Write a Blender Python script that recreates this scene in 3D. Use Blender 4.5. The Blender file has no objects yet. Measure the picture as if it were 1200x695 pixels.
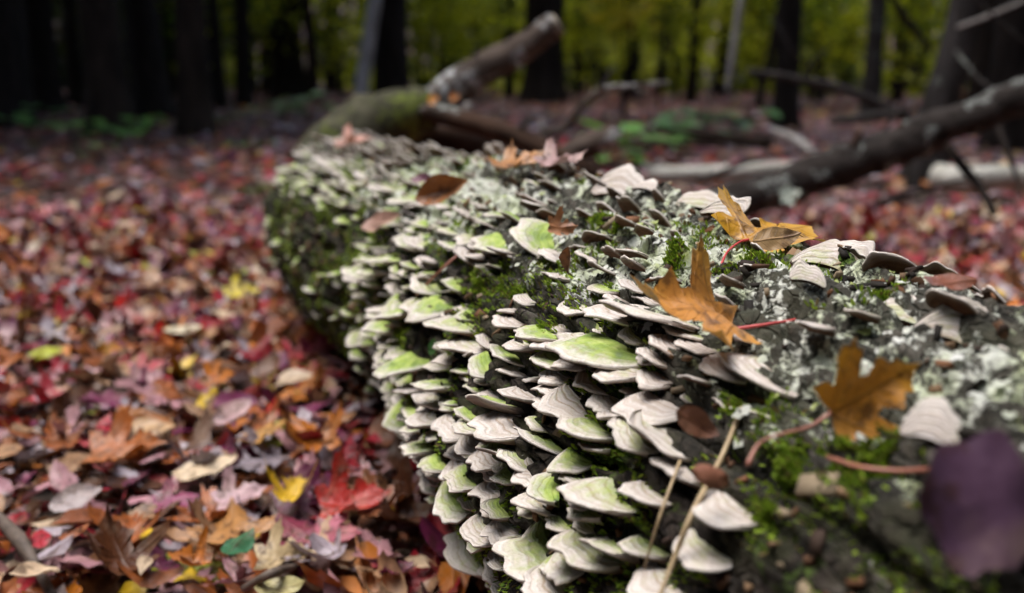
import bpy, math, random
import numpy as np
from mathutils import Vector, Matrix
from mathutils.bvhtree import BVHTree

rng = np.random.default_rng(11)
random.seed(11)
scene = bpy.context.scene
COL = scene.collection

# ------------------------------------------------------------------ camera, sky, sun, exposure
CAM = np.array([0.0, 0.0, 0.55])
PITCH = math.atan(257.5 / 1200)
cam_data = bpy.data.cameras.new('camera')
cam = bpy.data.objects.new('camera', cam_data)
COL.objects.link(cam)
cam.location = CAM
cam.rotation_euler = (math.pi / 2 - PITCH, 0, 0)
cam_data.sensor_width = 36
cam_data.lens = 36
cam_data.clip_start = 0.01
cam_data.clip_end = 2000
cam_data.dof.use_dof = True
cam_data.dof.focus_distance = 0.74
cam_data.dof.aperture_fstop = 3.7
cam_data.dof.aperture_blades = 7
scene.camera = cam

SUN_EL, SUN_AZ = math.radians(74), math.radians(-70)     # azimuth from +Y towards +X
world = bpy.data.worlds.new('World')
scene.world = world
world.use_nodes = True
wn = world.node_tree
sky = wn.nodes.new('ShaderNodeTexSky')
sky.sky_type = 'NISHITA'
sky.sun_disc = False
sky.sun_elevation = SUN_EL
sky.sun_rotation = SUN_AZ
sky.air_density = 1.0
sky.dust_density = 2.5
sky.ozone_density = 1.0
wn.links.new(sky.outputs[0], wn.nodes['Background'].inputs['Color'])
wn.nodes['Background'].inputs['Strength'].default_value = 0.15

sun_data = bpy.data.lights.new('sun', 'SUN')
sun_data.energy = 0.8
sun_data.angle = math.radians(45)
sun_data.color = (1.0, 0.965, 0.93)
sun = bpy.data.objects.new('sun', sun_data)
COL.objects.link(sun)
sd = Vector((math.sin(SUN_AZ) * math.cos(SUN_EL), math.cos(SUN_AZ) * math.cos(SUN_EL), math.sin(SUN_EL)))
sun.rotation_euler = sd.to_track_quat('Z', 'Y').to_euler()

scene.view_settings.view_transform = 'Standard'
scene.view_settings.look = 'None'
scene.view_settings.exposure = 1.8
scene.view_settings.gamma = 1.0
scene.view_settings.use_curve_mapping = False
scene.cycles.max_bounces = 6
scene.cycles.transparent_max_bounces = 4

# ------------------------------------------------------------------ helpers
FWD = np.array([0, math.cos(PITCH), -math.sin(PITCH)])
UPV = np.array([0, math.sin(PITCH), math.cos(PITCH)])

def ray(px, py):
    d = np.array([1.0, 0, 0]) * ((px - 600) / 1200) + UPV * (-(py - 347.5) / 1200) + FWD
    return d

def at_y(px, py, Y):                      # point on the sight line at depth Y
    d = ray(px, py)
    return CAM + d * ((Y - CAM[1]) / d[1])

def at_z(px, py, z=0.0):                  # point where the sight line meets height z
    d = ray(px, py)
    return CAM + d * ((z - CAM[2]) / d[2])

def project(P):
    d = np.asarray(P) - CAM
    z = d @ FWD
    zz = np.where(np.abs(z) < 1e-4, 1e-4, z)
    return 600 + 1200 * d[..., 0] / zz, 347.5 - 1200 * (d @ UPV) / zz, z

def unit(v):
    v = np.asarray(v, float)
    return v / np.maximum(np.linalg.norm(v, axis=-1, keepdims=True), 1e-12)

def smooth(a, b, x):
    t = np.clip((np.asarray(x, float) - a) / (b - a), 0, 1)
    return t * t * (3 - 2 * t)

def _hash(ix, iy, iz, seed):
    h = (ix.astype(np.int64) * 374761393 + iy.astype(np.int64) * 668265263 + iz.astype(np.int64) * 2147483647 + seed * 1274126177) & 0xffffffff
    h = ((h ^ (h >> 13)) * 1274126177) & 0xffffffff
    h = (h ^ (h >> 16)) & 0xffffffff
    return h / 4294967295.0

def noise3(x, y, z, seed=0):
    x, y, z = np.broadcast_arrays(np.asarray(x, float), np.asarray(y, float), np.asarray(z, float))
    ix, iy, iz = np.floor(x), np.floor(y), np.floor(z)
    fx, fy, fz = x - ix, y - iy, z - iz
    fx, fy, fz = fx * fx * (3 - 2 * fx), fy * fy * (3 - 2 * fy), fz * fz * (3 - 2 * fz)
    r = 0
    for a in (0, 1):
        for b in (0, 1):
            for c in (0, 1):
                w = (fx if a else 1 - fx) * (fy if b else 1 - fy) * (fz if c else 1 - fz)
                r = r + w * _hash(ix + a, iy + b, iz + c, seed)
    return r * 2 - 1

def fbm(x, y, z, octaves=4, seed=0):
    s, a, t = 0, 1.0, 0
    for o in range(octaves):
        s = s + a * noise3(np.asarray(x) * 2 ** o, np.asarray(y) * 2 ** o, np.asarray(z) * 2 ** o, seed + o)
        t += a
        a *= 0.5
    return s / t

def mesh_of(name, V, F, col=None, uv=None, smooth_shade=True, mat=None, attr='tint'):
    """V (n,3); F: list of polygons or int array (m,k)"""
    me = bpy.data.meshes.new(name)
    V = np.asarray(V, np.float32)
    if isinstance(F, np.ndarray):
        m, k = F.shape
        me.vertices.add(len(V))
        me.vertices.foreach_set('co', V.ravel())
        me.loops.add(m * k)
        me.loops.foreach_set('vertex_index', F.astype(np.int32).ravel())
        me.polygons.add(m)
        me.polygons.foreach_set('loop_start', np.arange(0, m * k, k, dtype=np.int32))
        me.polygons.foreach_set('loop_total', np.full(m, k, np.int32))
        me.update(calc_edges=True)
    else:
        me.from_pydata([tuple(v) for v in V], [], [tuple(f) for f in F])
        me.update()
    if col is not None:
        col = np.asarray(col, np.float32)
        if col.shape[1] == 3:
            col = np.concatenate([col, np.ones((len(col), 1), np.float32)], 1)
        a = me.color_attributes.new(attr, 'FLOAT_COLOR', 'POINT')
        a.data.foreach_set('color', col.ravel())
    if uv is not None:
        l = me.uv_layers.new(name='UVMap')
        vi = np.empty(len(me.loops), np.int32)
        me.loops.foreach_get('vertex_index', vi)
        l.data.foreach_set('uv', np.asarray(uv, np.float32)[vi].ravel())
    if smooth_shade:
        me.polygons.foreach_set('use_smooth', np.ones(len(me.polygons), bool))
    if mat:
        me.materials.append(mat)
    return me

def link(name, me, parent=None, loc=None):
    o = bpy.data.objects.new(name, me)
    COL.objects.link(o)
    if parent is not None:
        o.parent = parent
    if loc is not None:
        o.location = loc
    return o

def tag(o, label=None, category=None, group=None, kind=None):
    if label: o['label'] = label
    if category: o['category'] = category
    if group: o['group'] = group
    if kind: o['kind'] = kind
    return o

def thing(name, label, category, loc=(0, 0, 0), group=None):
    return tag(link(name, None, None, loc), label, category, group)

def grid_faces(nu, nv, wrap_v=True):
    i = np.arange(nu - 1)[:, None]
    j = np.arange(nv if wrap_v else nv - 1)[None, :]
    jn = (j + 1) % nv
    F = np.stack([i * nv + j, i * nv + jn, (i + 1) * nv + jn, (i + 1) * nv + j], -1).reshape(-1, 4)
    return F

def resample(pts, n):
    pts = np.asarray(pts, float)
    k = len(pts)
    # Catmull-Rom through the points
    P = np.vstack([2 * pts[0] - pts[1], pts, 2 * pts[-1] - pts[-2]])
    t = np.linspace(0, k - 1 - 1e-9, n)
    i = t.astype(int)
    f = (t - i)[:, None]
    p0, p1, p2, p3 = P[i], P[i + 1], P[i + 2], P[i + 3]
    return 0.5 * ((2 * p1) + (-p0 + p2) * f + (2 * p0 - 5 * p1 + 4 * p2 - p3) * f ** 2 + (-p0 + 3 * p1 - 3 * p2 + p3) * f ** 3)

def tube(pts, radii, nseg=12, n=None, rough=0.0, freq=6.0, seed=0, squash=1.0, caps=True):
    """closed tapered tube through pts; returns V, F (list of polys), uv (length, angle)"""
    pts = np.asarray(pts, float)
    n = n or len(pts) * 4
    C = resample(pts, n)
    R = np.interp(np.linspace(0, 1, n), np.linspace(0, 1, len(radii)), radii)
    T = unit(np.gradient(C, axis=0))
    ref = np.array([0, 0, 1.0]) if abs(T[0][2]) < 0.8 else np.array([1.0, 0, 0])
    A = unit(np.cross(T, ref))
    B = np.cross(A, T)
    th = np.linspace(0, 2 * np.pi, nseg, endpoint=False)
    off = A[:, None] * np.cos(th)[None, :, None] + B[:, None] * np.sin(th)[None, :, None] * squash
    V = C[:, None] + off * R[:, None, None]
    if rough:
        d = fbm(V[..., 0] * freq, V[..., 1] * freq, V[..., 2] * freq * 0.5, 4, seed)
        V = V + off * (R[:, None] * rough * d)[..., None]
    V = V.reshape(-1, 3)
    F = grid_faces(n, nseg)
    Fl = [tuple(f[::-1]) for f in F]
    if caps:
        Fl.append(tuple(range(nseg)))
        Fl.append(tuple(range((n - 1) * nseg, n * nseg))[::-1])
    L = np.concatenate([[0], np.cumsum(np.linalg.norm(np.diff(C, axis=0), axis=1))])
    uv = np.stack(np.broadcast_arrays(L[:, None], th[None, :] / 6.283), -1).reshape(-1, 2)
    return V, Fl, uv

def join(parts):
    Vs, Fs, n = [], [], 0
    for p in parts:
        Vs.append(np.asarray(p[0]))
        Fs += [tuple(int(i) + n for i in f) for f in p[1]]
        n += len(p[0])
    return np.vstack(Vs), Fs

# ------------------------------------------------------------------ materials
def new_mat(name):
    m = bpy.data.materials.new(name)
    m.use_nodes = True
    nt = m.node_tree
    b = nt.nodes['Principled BSDF']
    return m, nt, b

class NT:
    """small wrapper to write node graphs shortly"""
    def __init__(s, nt): s.nt = nt
    def n(s, t, **kw):
        x = s.nt.nodes.new(t)
        for k, v in kw.items():
            if k == 'inp':
                for a, b in v.items():
                    if hasattr(b, 'is_output') or isinstance(b, bpy.types.NodeSocket): s.nt.links.new(b, x.inputs[a])
                    else: x.inputs[a].default_value = b
            else: setattr(x, k, v)
        return x
    def noise(s, vec, scale, detail=4, rough=0.55, dist=0.0):
        return s.n('ShaderNodeTexNoise', inp={'Vector': vec, 'Scale': scale, 'Detail': detail, 'Roughness': rough, 'Distortion': dist}).outputs['Fac']
    def ramp(s, fac, stops, interp='LINEAR'):
        r = s.n('ShaderNodeValToRGB', inp={'Fac': fac})
        cr = r.color_ramp
        cr.interpolation = interp
        while len(cr.elements) < len(stops): cr.elements.new(0.5)
        for e, (p, c) in zip(cr.elements, stops):
            e.position = p
            e.color = (*c, 1) if len(c) == 3 else c
        return r.outputs['Color']
    def mix(s, fac, a, b, mode='MIX'):
        x = s.n('ShaderNodeMix', data_type='RGBA', blend_type=mode)
        for i, v in ((0, fac), (6, a), (7, b)):
            if isinstance(v, bpy.types.NodeSocket): s.nt.links.new(v, x.inputs[i])
            else: x.inputs[i].default_value = v if i == 0 else (*v, 1)[:4]
        return x.outputs[2]
    def math(s, op, a, b=0.0, c=None, clamp=False):
        x = s.n('ShaderNodeMath', operation=op, use_clamp=clamp)
        for i, v in enumerate((a, b, c)):
            if v is None: continue
            if isinstance(v, bpy.types.NodeSocket): s.nt.links.new(v, x.inputs[i])
            else: x.inputs[i].default_value = v
        return x.outputs[0]
    def bump(s, h, strength, dist):
        return s.n('ShaderNodeBump', inp={'Height': h, 'Strength': strength, 'Distance': dist}).outputs['Normal']

def step(t, v, a, b):
    return t.n('ShaderNodeMapRange', interpolation_type='SMOOTHSTEP', inp={0: v, 1: a, 2: b, 3: 0.0, 4: 1.0}).outputs[0]

def mat_bark(name, dark, light, scale=14.0, lichen=None, lich_amt=0.6, rough=0.9, bump=0.6, stretch=(1, 1, 0.25)):
    m, nt, b = new_mat(name)
    t = NT(nt)
    tc = t.n('ShaderNodeTexCoord').outputs['Object']
    mp = t.n('ShaderNodeMapping', inp={'Vector': tc, 'Scale': stretch}).outputs[0]
    n1 = t.noise(mp, scale, 6, 0.65, 0.4)
    n2 = t.noise(tc, scale * 0.35, 4, 0.6)
    c = t.ramp(n1, [(0.3, dark), (0.7, light)])
    if lichen:
        f = step(t, n2, lich_amt, lich_amt + 0.08)
        f = t.math('MULTIPLY', f, step(t, t.noise(tc, scale * 3, 3), 0.4, 0.6))
        c = t.mix(f, c, lichen)
    nt.links.new(c, b.inputs['Base Color'])
    b.inputs['Roughness'].default_value = rough
    b.inputs['Specular IOR Level'].default_value = 0.12
    nt.links.new(t.bump(n1, bump, 0.02), b.inputs['Normal'])
    return m

def mat_leaf(name, rough=0.40, transl=0.12, attr='tint', veins=True, spots=True, grain=60, palmate=False):
    """leaf coloured by its own tint attribute; veins run off the midrib (uv)"""
    m, nt, b = new_mat(name)
    t = NT(nt)
    c = t.n('ShaderNodeAttribute', attribute_name=attr).outputs['Color']
    tc = t.n('ShaderNodeTexCoord').outputs['Object']
    if spots:
        nz = t.noise(tc, grain, 4, 0.6)
        c = t.mix(step(t, nz, 0.50, 0.66), c, t.mix(0.7, c, (0.05, 0.02, 0.01)))
        nz2 = t.noise(tc, grain * 0.4, 3, 0.6)
        c = t.mix(t.math('MULTIPLY', step(t, nz2, 0.45, 0.8), 0.5), c, t.mix(0.5, c, (0.6, 0.45, 0.3)))
    if veins:
        uv = t.n('ShaderNodeUVMap').outputs[0]
        sp = t.n('ShaderNodeSeparateXYZ', inp={0: uv})
        u, v = sp.outputs[0], sp.outputs[1]
        av = t.math('ABSOLUTE', v)
        mid = t.math('SUBTRACT', 1.0, step(t, av, 0.004, 0.03))
        side = t.math('SINE', t.math('MULTIPLY', t.math('SUBTRACT', u, t.math('MULTIPLY', av, 0.75)), 46.0))
        if palmate:
            an = t.math('ABSOLUTE', t.math('ARCTAN2', v, t.math('ADD', u, 0.02)))
            rad = t.math('SQRT', t.math('ADD', t.math('MULTIPLY', u, u), t.math('MULTIPLY', v, v)))
            dd = None
            for a0 in (0.0, 0.93, 1.85):
                q = t.math('MULTIPLY', t.math('ABSOLUTE', t.math('SUBTRACT', an, a0)), rad)
                dd = q if dd is None else t.math('MINIMUM', dd, q)
            mid = t.math('SUBTRACT', 1.0, step(t, dd, 0.004, 0.022))
            side = t.math('SINE', t.math('MULTIPLY', t.math('SUBTRACT', rad, t.math('MULTIPLY', dd, 0.9)), 52.0))
        vein = t.math('MAXIMUM', mid, t.math('MULTIPLY', step(t, side, 0.85, 1.0), 0.6))
        c = t.mix(t.math('MULTIPLY', vein, 0.45), c, t.mix(0.6, c, (0.16, 0.06, 0.02)))
        nt.links.new(t.bump(t.math('ADD', vein, t.noise(tc, grain * 2, 3)), 0.5, 0.0015), b.inputs['Normal'])
    nt.links.new(c, b.inputs['Base Color'])
    b.inputs['Roughness'].default_value = rough
    b.inputs['Specular IOR Level'].default_value = 0.38
    if transl:
        tr = t.n('ShaderNodeBsdfTranslucent', inp={'Color': c})
        mx = t.n('ShaderNodeMixShader', inp={0: transl})
        nt.links.new(b.outputs[0], mx.inputs[1])
        nt.links.new(tr.outputs[0], mx.inputs[2])
        nt.links.new(mx.outputs[0], nt.nodes['Material Output'].inputs['Surface'])
    return m

def mat_plain(name, c1, c2, scale=40, rough=0.7, bump=0.3):
    m, nt, b = new_mat(name)
    t = NT(nt)
    tc = t.n('ShaderNodeTexCoord').outputs['Object']
    nz = t.noise(tc, scale, 5, 0.6)
    nt.links.new(t.ramp(nz, [(0.3, c1), (0.7, c2)]), b.inputs['Base Color'])
    b.inputs['Roughness'].default_value = rough
    nt.links.new(t.bump(nz, bump, 0.003), b.inputs['Normal'])
    return m

def mat_ground():
    m, nt, b = new_mat('leaf_mould')
    t = NT(nt)
    tc = t.n('ShaderNodeTexCoord').outputs['Object']
    vo = t.n('ShaderNodeTexVoronoi', inp={'Vector': tc, 'Scale': 14.0, 'Randomness': 1.0})
    sp = t.n('ShaderNodeSeparateColor', inp={0: vo.outputs['Color']})
    pal = t.ramp(sp.outputs[0], [(0.0, (0.09, 0.03, 0.015)), (0.25, (0.05, 0.03, 0.02)), (0.45, (0.14, 0.05, 0.02)), (0.62, (0.12, 0.075, 0.05)),
                                 (0.78, (0.15, 0.03, 0.03)), (0.9, (0.18, 0.12, 0.09))], 'CONSTANT')
    pal = t.mix(sp.outputs[1], pal, (0.025, 0.016, 0.01))
    nt.links.new(pal, b.inputs['Base Color'])
    b.inputs['Roughness'].default_value = 0.85
    nt.links.new(t.bump(t.math('ADD', vo.outputs['Distance'], t.noise(tc, 30, 4)), 0.8, 0.03), b.inputs['Normal'])
    return m

def mat_log():
    m, nt, b = new_mat('weathered_bark')
    t = NT(nt)
    tc = t.n('ShaderNodeTexCoord').outputs['Object']
    at = t.n('ShaderNodeSeparateColor', inp={0: t.n('ShaderNodeAttribute', attribute_name='tint').outputs['Color']})
    lich, moss, bare = at.outputs[0], at.outputs[1], at.outputs[2]
    mp = t.n('ShaderNodeMapping', inp={'Vector': tc, 'Rotation': (0, 0, 0.33), 'Scale': (1, 0.35, 1)}).outputs[0]
    n1 = t.noise(mp, 60, 8, 0.7, 0.3)
    n2 = t.noise(tc, 220, 5, 0.7)
    c = t.ramp(n1, [(0.40, (0.006, 0.004, 0.003)), (0.5, (0.026, 0.019, 0.014)), (0.6, (0.075, 0.062, 0.05)), (0.7, (0.2, 0.185, 0.16))])
    vo = t.n('ShaderNodeTexVoronoi', feature='DISTANCE_TO_EDGE', inp={'Vector': t.n('ShaderNodeMapping', inp={'Vector': t.mix(0.03, tc, t.n('ShaderNodeTexNoise', inp={'Vector': tc, 'Scale': 40.0}).outputs['Color']), 'Rotation': (0, 0, 0.33), 'Scale': (1, 0.5, 1)}).outputs[0], 'Scale': 75.0}).outputs['Distance']
    crack = step(t, vo, 0.0, 0.12)
    c = t.mix(crack, t.mix(0.75, c, (0.006, 0.004, 0.003)), c)
    wood = t.ramp(t.noise(mp, 30, 6, 0.6), [(0.35, (0.035, 0.026, 0.012)), (0.65, (0.17, 0.125, 0.055))])
    c = t.mix(t.math('MULTIPLY', step(t, t.noise(tc, 22, 4), 0.45, 0.62), 0.7), c, t.mix(0.5, c, (0.05, 0.055, 0.02)))
    c = t.mix(bare, c, wood)
    # crust lichen: pale mint patches with broken edges
    f1 = t.noise(tc, 55, 6, 0.65, 0.6)
    f2 = t.noise(tc, 160, 4, 0.7)
    lf = t.math('ADD', t.math('MULTIPLY', lich, 0.50), t.math('ADD', t.math('MULTIPLY', f1, 0.95), t.math('MULTIPLY', f2, 0.55)))
    lmask = step(t, lf, 0.99, 1.09)
    c = t.mix(t.math('MULTIPLY', lich, 0.55), c, t.mix(0.6, c, (0.24, 0.25, 0.20)))
    lcol = t.ramp(t.noise(tc, 25, 4), [(0.32, (0.36, 0.42, 0.16)), (0.45, (0.54, 0.59, 0.43)), (0.6, (0.66, 0.68, 0.60))])
    lcol = t.mix(t.math('MULTIPLY', step(t, n2, 0.52, 0.7), 0.4), lcol, (0.24, 0.24, 0.17))
    c = t.mix(lmask, c, lcol)
    mf = t.math('ADD', moss, t.math('SUBTRACT', t.noise(tc, 45, 5, 0.65), 0.5))
    mmask = step(t, mf, 0.42, 0.6)
    mcol = t.ramp(t.noise(tc, 300, 3), [(0.3, (0.025, 0.05, 0.008)), (0.7, (0.12, 0.2, 0.025))])
    c = t.mix(mmask, c, mcol)
    nt.links.new(c, b.inputs['Base Color'])
    b.inputs['Roughness'].default_value = 0.85
    b.inputs['Specular IOR Level'].default_value = 0.2
    h = t.math('ADD', t.math('ADD', n1, t.math('MULTIPLY', n2, 0.5)), t.math('ADD', t.math('MULTIPLY', lmask, 0.4), t.math('MULTIPLY', crack, 0.5)))
    nt.links.new(t.bump(h, 0.8, 0.007), b.inputs['Normal'])
    return m

def mat_bracket():
    """tint: R radius 0..1, G algae, B underside, A per-bracket random"""
    m, nt, b = new_mat('zoned_bracket_flesh')
    t = NT(nt)
    tc = t.n('ShaderNodeTexCoord').outputs['Object']
    an = t.n('ShaderNodeAttribute', attribute_name='tint')
    at = t.n('ShaderNodeSeparateColor', inp={0: an.outputs['Color']})
    r, alg, und, rnd = at.outputs[0], at.outputs[1], at.outputs[2], an.outputs['Alpha']
    nz = t.noise(tc, 90, 4, 0.6)
    fine = t.noise(tc, 500, 3, 0.6)
    rr = t.math('ADD', r, t.math('MULTIPLY', t.math('SUBTRACT', nz, 0.5), 0.22))
    ph = t.math('MULTIPLY', rnd, 9.0)
    z1 = t.math('SINE', t.math('ADD', t.math('MULTIPLY', rr, t.math('ADD', 20.0, t.math('MULTIPLY', rnd, 16.0))), ph))
    z2 = t.math('SINE', t.math('ADD', t.math('MULTIPLY', rr, 60.0), ph))
    z = t.math('ADD', t.math('MULTIPLY', z1, 0.33), t.math('ADD', t.math('MULTIPLY', z2, 0.17), 0.5))
    base = t.ramp(z, [(0.05, (0.36, 0.285, 0.22)), (0.3, (0.46, 0.40, 0.345)), (0.55, (0.52, 0.47, 0.425)), (0.85, (0.57, 0.525, 0.485))])
    # fresh pale margin
    base = t.mix(t.math('MULTIPLY', step(t, rr, 0.45, 0.95), 0.6), base, (0.69, 0.645, 0.585))
    base = t.mix(t.math('MULTIPLY', step(t, fine, 0.48, 0.72), 0.35), base, (0.25, 0.2, 0.15))
    base = t.mix(t.math('MULTIPLY', step(t, t.noise(tc, 38, 4), 0.5, 0.7), 0.4), base, (0.36, 0.30, 0.24))
    # green algae towards the attachment
    gcol = t.ramp(t.noise(tc, 60, 4), [(0.3, (0.06, 0.15, 0.010)), (0.5, (0.24, 0.36, 0.035)), (0.7, (0.44, 0.52, 0.14))])
    gf = t.math('MULTIPLY', alg, t.math('SUBTRACT', 1.15, rr))
    gf = t.math('ADD', gf, t.math('MULTIPLY', t.math('SUBTRACT', t.noise(tc, 130, 4), 0.5), 0.8))
    base = t.mix(t.math('MULTIPLY', step(t, gf, 0.05, 0.75), 0.88), base, gcol)
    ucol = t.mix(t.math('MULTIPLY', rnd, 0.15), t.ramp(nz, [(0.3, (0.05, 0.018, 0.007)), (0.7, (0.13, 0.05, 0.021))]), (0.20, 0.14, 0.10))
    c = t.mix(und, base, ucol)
    nt.links.new(c, b.inputs['Base Color'])
    b.inputs['Roughness'].default_value = 0.8
    b.inputs['Specular IOR Level'].default_value = 0.25
    b.inputs['Subsurface Weight'].default_value = 0.0
    h = t.math('ADD', t.math('MULTIPLY', z, 0.8), t.math('MULTIPLY', fine, 0.5))
    nt.links.new(t.bump(h, 0.6, 0.0014), b.inputs['Normal'])
    return m

M = {}
M['ground'] = mat_ground()
M['log'] = mat_log()
M['bracket'] = mat_bracket()
M['leaf'] = mat_leaf('fallen_leaf')
M['maple'] = mat_leaf('fallen_maple_leaf', palmate=True, grain=90)
M['litter'] = mat_leaf('leaf_litter', veins=False, spots=True, transl=0.0, grain=25)
M['foliage'] = mat_leaf('autumn_foliage', veins=False, spots=False, transl=0.55, rough=0.6)
M['moss'] = mat_leaf('moss', veins=False, spots=False, transl=0.3, rough=0.8)
M['plant'] = mat_leaf('green_plant', veins=True, spots=False, transl=0.3, rough=0.4)
M['trunk'] = mat_bark('dark_bark', (0.007, 0.005, 0.004), (0.028, 0.021, 0.017), 10)
M['trunk_brown'] = mat_bark('brown_bark', (0.010, 0.007, 0.005), (0.045, 0.03, 0.021), 9)
M['trunk_grey'] = mat_bark('grey_bark', (0.016, 0.014, 0.012), (0.06, 0.053, 0.05), 12, (0.14, 0.15, 0.13), 0.55)
M['pale'] = mat_bark('pale_bark', (0.17, 0.155, 0.14), (0.44, 0.42, 0.39), 14)
M['limb'] = mat_bark('limb_bark', (0.018, 0.013, 0.010), (0.13, 0.10, 0.08), 14, (0.42, 0.43, 0.42), 0.5, stretch=(0.4, 1, 1))
M['birch'] = mat_bark('birch_bark', (0.26, 0.25, 0.20), (0.66, 0.65, 0.58), 9, stretch=(0.5, 1, 1))
M['dead_wood'] = mat_bark('dead_wood', (0.014, 0.008, 0.005), (0.075, 0.042, 0.027), 16, (0.30, 0.32, 0.29), 0.58, stretch=(0.4, 1, 1))
M['dead_grey'] = mat_bark('lichened_dead_wood', (0.008, 0.006, 0.005), (0.05, 0.042, 0.037), 34, (0.24, 0.26, 0.24), 0.53, stretch=(0.4, 1, 1))
M['mossy'] = mat_bark('mossy_bark', (0.012, 0.013, 0.007), (0.10, 0.095, 0.06), 16, (0.13, 0.16, 0.03), 0.5)
M['cut'] = mat_plain('weathered_wood_end', (0.16, 0.13, 0.09), (0.36, 0.31, 0.22), 50)
M['twig'] = mat_plain('brown_twig', (0.05, 0.035, 0.025), (0.16, 0.12, 0.09), 60)
M['straw'] = mat_plain('dry_straw', (0.26, 0.18, 0.09), (0.48, 0.37, 0.21), 120, 0.5)
M['petiole'] = mat_plain('red_petiole', (0.42, 0.035, 0.04), (0.6, 0.08, 0.07), 90, 0.4, 0.1)
M['petiole_old'] = mat_plain('faded_petiole', (0.28, 0.09, 0.06), (0.4, 0.18, 0.12), 90, 0.4, 0.1)

# ------------------------------------------------------------------ ground
def ground_h(x, y):
    x, y = np.asarray(x, float), np.asarray(y, float)
    r = np.hypot(x, y)
    far = smooth(3, 9, r)
    h = 0.02 * fbm(x * 1.6, y * 1.6, 0 * x, 3, 5) * (0.4 + 0.6 * far) + 0.10 * far * fbm(x * 0.25, y * 0.25, 0 * x + 3, 2, 9)
    h = h + 12 * smooth(36, 75, r) + 0.012 * np.maximum(r - 8, 0) * smooth(8, 14, r)
    return h

def build_ground():
    rr = np.concatenate([[0.0], np.geomspace(0.15, 600, 150)])
    na = 180
    a = np.linspace(0, 2 * np.pi, na, endpoint=False)
    X = rr[:, None] * np.sin(a); Y = rr[:, None] * np.cos(a)
    Z = ground_h(X, Y) - 0.012
    V = np.stack([X, Y, Z], -1).reshape(-1, 3)
    F = grid_faces(len(rr), na)
    o = link('ground', mesh_of('ground', V, F[:, ::-1], mat=M['ground']))
    tag(o, 'woodland floor of dark leaf mould', kind='structure')
build_ground()

# ------------------------------------------------------------------ the fungus-covered log
TY = np.array([-.5, .3, .55, .75, .9, 1.1, 1.3, 1.7, 2.0, 2.35, 2.55])
TX = np.array([.635, .35, .262, .192, .143, .078, .012, -.14, -.25, -.365, -.43])
TR = np.array([.22, .215, .213, .212, .212, .21, .206, .202, .2, .2, .19])
TZ = np.array([.205, .205, .208, .215, .223, .232, .235, .225, .212, .205, .20])

def log_point(Y, th, detail=True):
    Y, th = np.broadcast_arrays(np.asarray(Y, float), np.asarray(th, float))
    cx, R, cz = np.interp(Y, TY, TX), np.interp(Y, TY, TR), np.interp(Y, TY, TZ)
    c, s = np.cos(th), np.sin(th)
    if detail:
        q = (c * 1.0, Y * 3.0, s * 1.0)
        d = 0.016 * fbm(c * 1.6, Y * 3.2, s * 1.6, 3, 21)
        d = d + 0.010 * fbm(c * 7, Y * 9, s * 7, 3, 31) + 0.0085 * fbm(c * 24, Y * 60, s * 24, 3, 41)
        # cracks along the grain
        g = np.abs(fbm(c * 8, Y * 9, s * 8, 3, 51))
        d = d - 0.013 * (1 - smooth(0.0, 0.22, g)) + .004 * smooth(.2, .5, g)
        g2 = np.abs(fbm(c * 22, Y * 22, s * 22, 2, 57))
        d = d - 0.006 * (1 - smooth(0.0, 0.2, g2))
        R = R + d
    return np.stack([cx + R * c, Y, cz + R * s], -1)

def log_normal(Y, th):
    e = 1e-3
    a = log_point(Y, th + e, False) - log_point(Y, th - e, False)
    b = log_point(Y + e, th, False) - log_point(Y - e, th, False)
    n = np.cross(b, a)
    return unit(n)

LOG_BASE = np.array([0.1, 1.0, 0.0])
log_root = thing('fallen_log', 'large fallen log crusted with pale bracket fungi, running away from the camera', 'log', LOG_BASE)

def log_masks(Y, th, P):
    """lichen, moss, bare wood"""
    deg = np.degrees(th)
    top = smooth(40, 75, deg) * (1 - smooth(118, 150, deg))
    l = top * (0.55 + 0.45 * fbm(P[..., 0] * 9, P[..., 1] * 9, P[..., 2] * 9, 3, 61)) * smooth(0.28, 0.52, Y)
    l = np.maximum(l, 0.8 * smooth(95, 110, deg) * (1 - smooth(130, 150, deg)) * smooth(0.9, 1.1, Y) * (1 - smooth(1.5, 1.9, Y)))
    mo = np.clip(fbm(P[..., 0] * 14, P[..., 1] * 14, P[..., 2] * 14, 3, 71) * 1.2 - 0.1, 0, 1) * smooth(60, 90, deg)
    mo = np.maximum(mo, 0.42 * smooth(135, 150, deg) * smooth(1.0, 1.4, Y))
    mo = np.maximum(mo, .36 * smooth(118, 135, deg) * (1 - smooth(165, 185, deg)))
    ba = (1 - smooth(62, 82, deg + 14 * fbm(P[..., 0] * 12, P[..., 1] * 12, P[..., 2] * 12, 2, 81))) * (1 - smooth(0.75, 1.0, Y))
    l = l * (1 - .85 * (1 - smooth(58, 80, deg)) * (1 - smooth(.5, .8, Y)))
    return np.clip(l, 0, 1), np.clip(mo, 0, 1), np.clip(ba, 0, 1)

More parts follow.
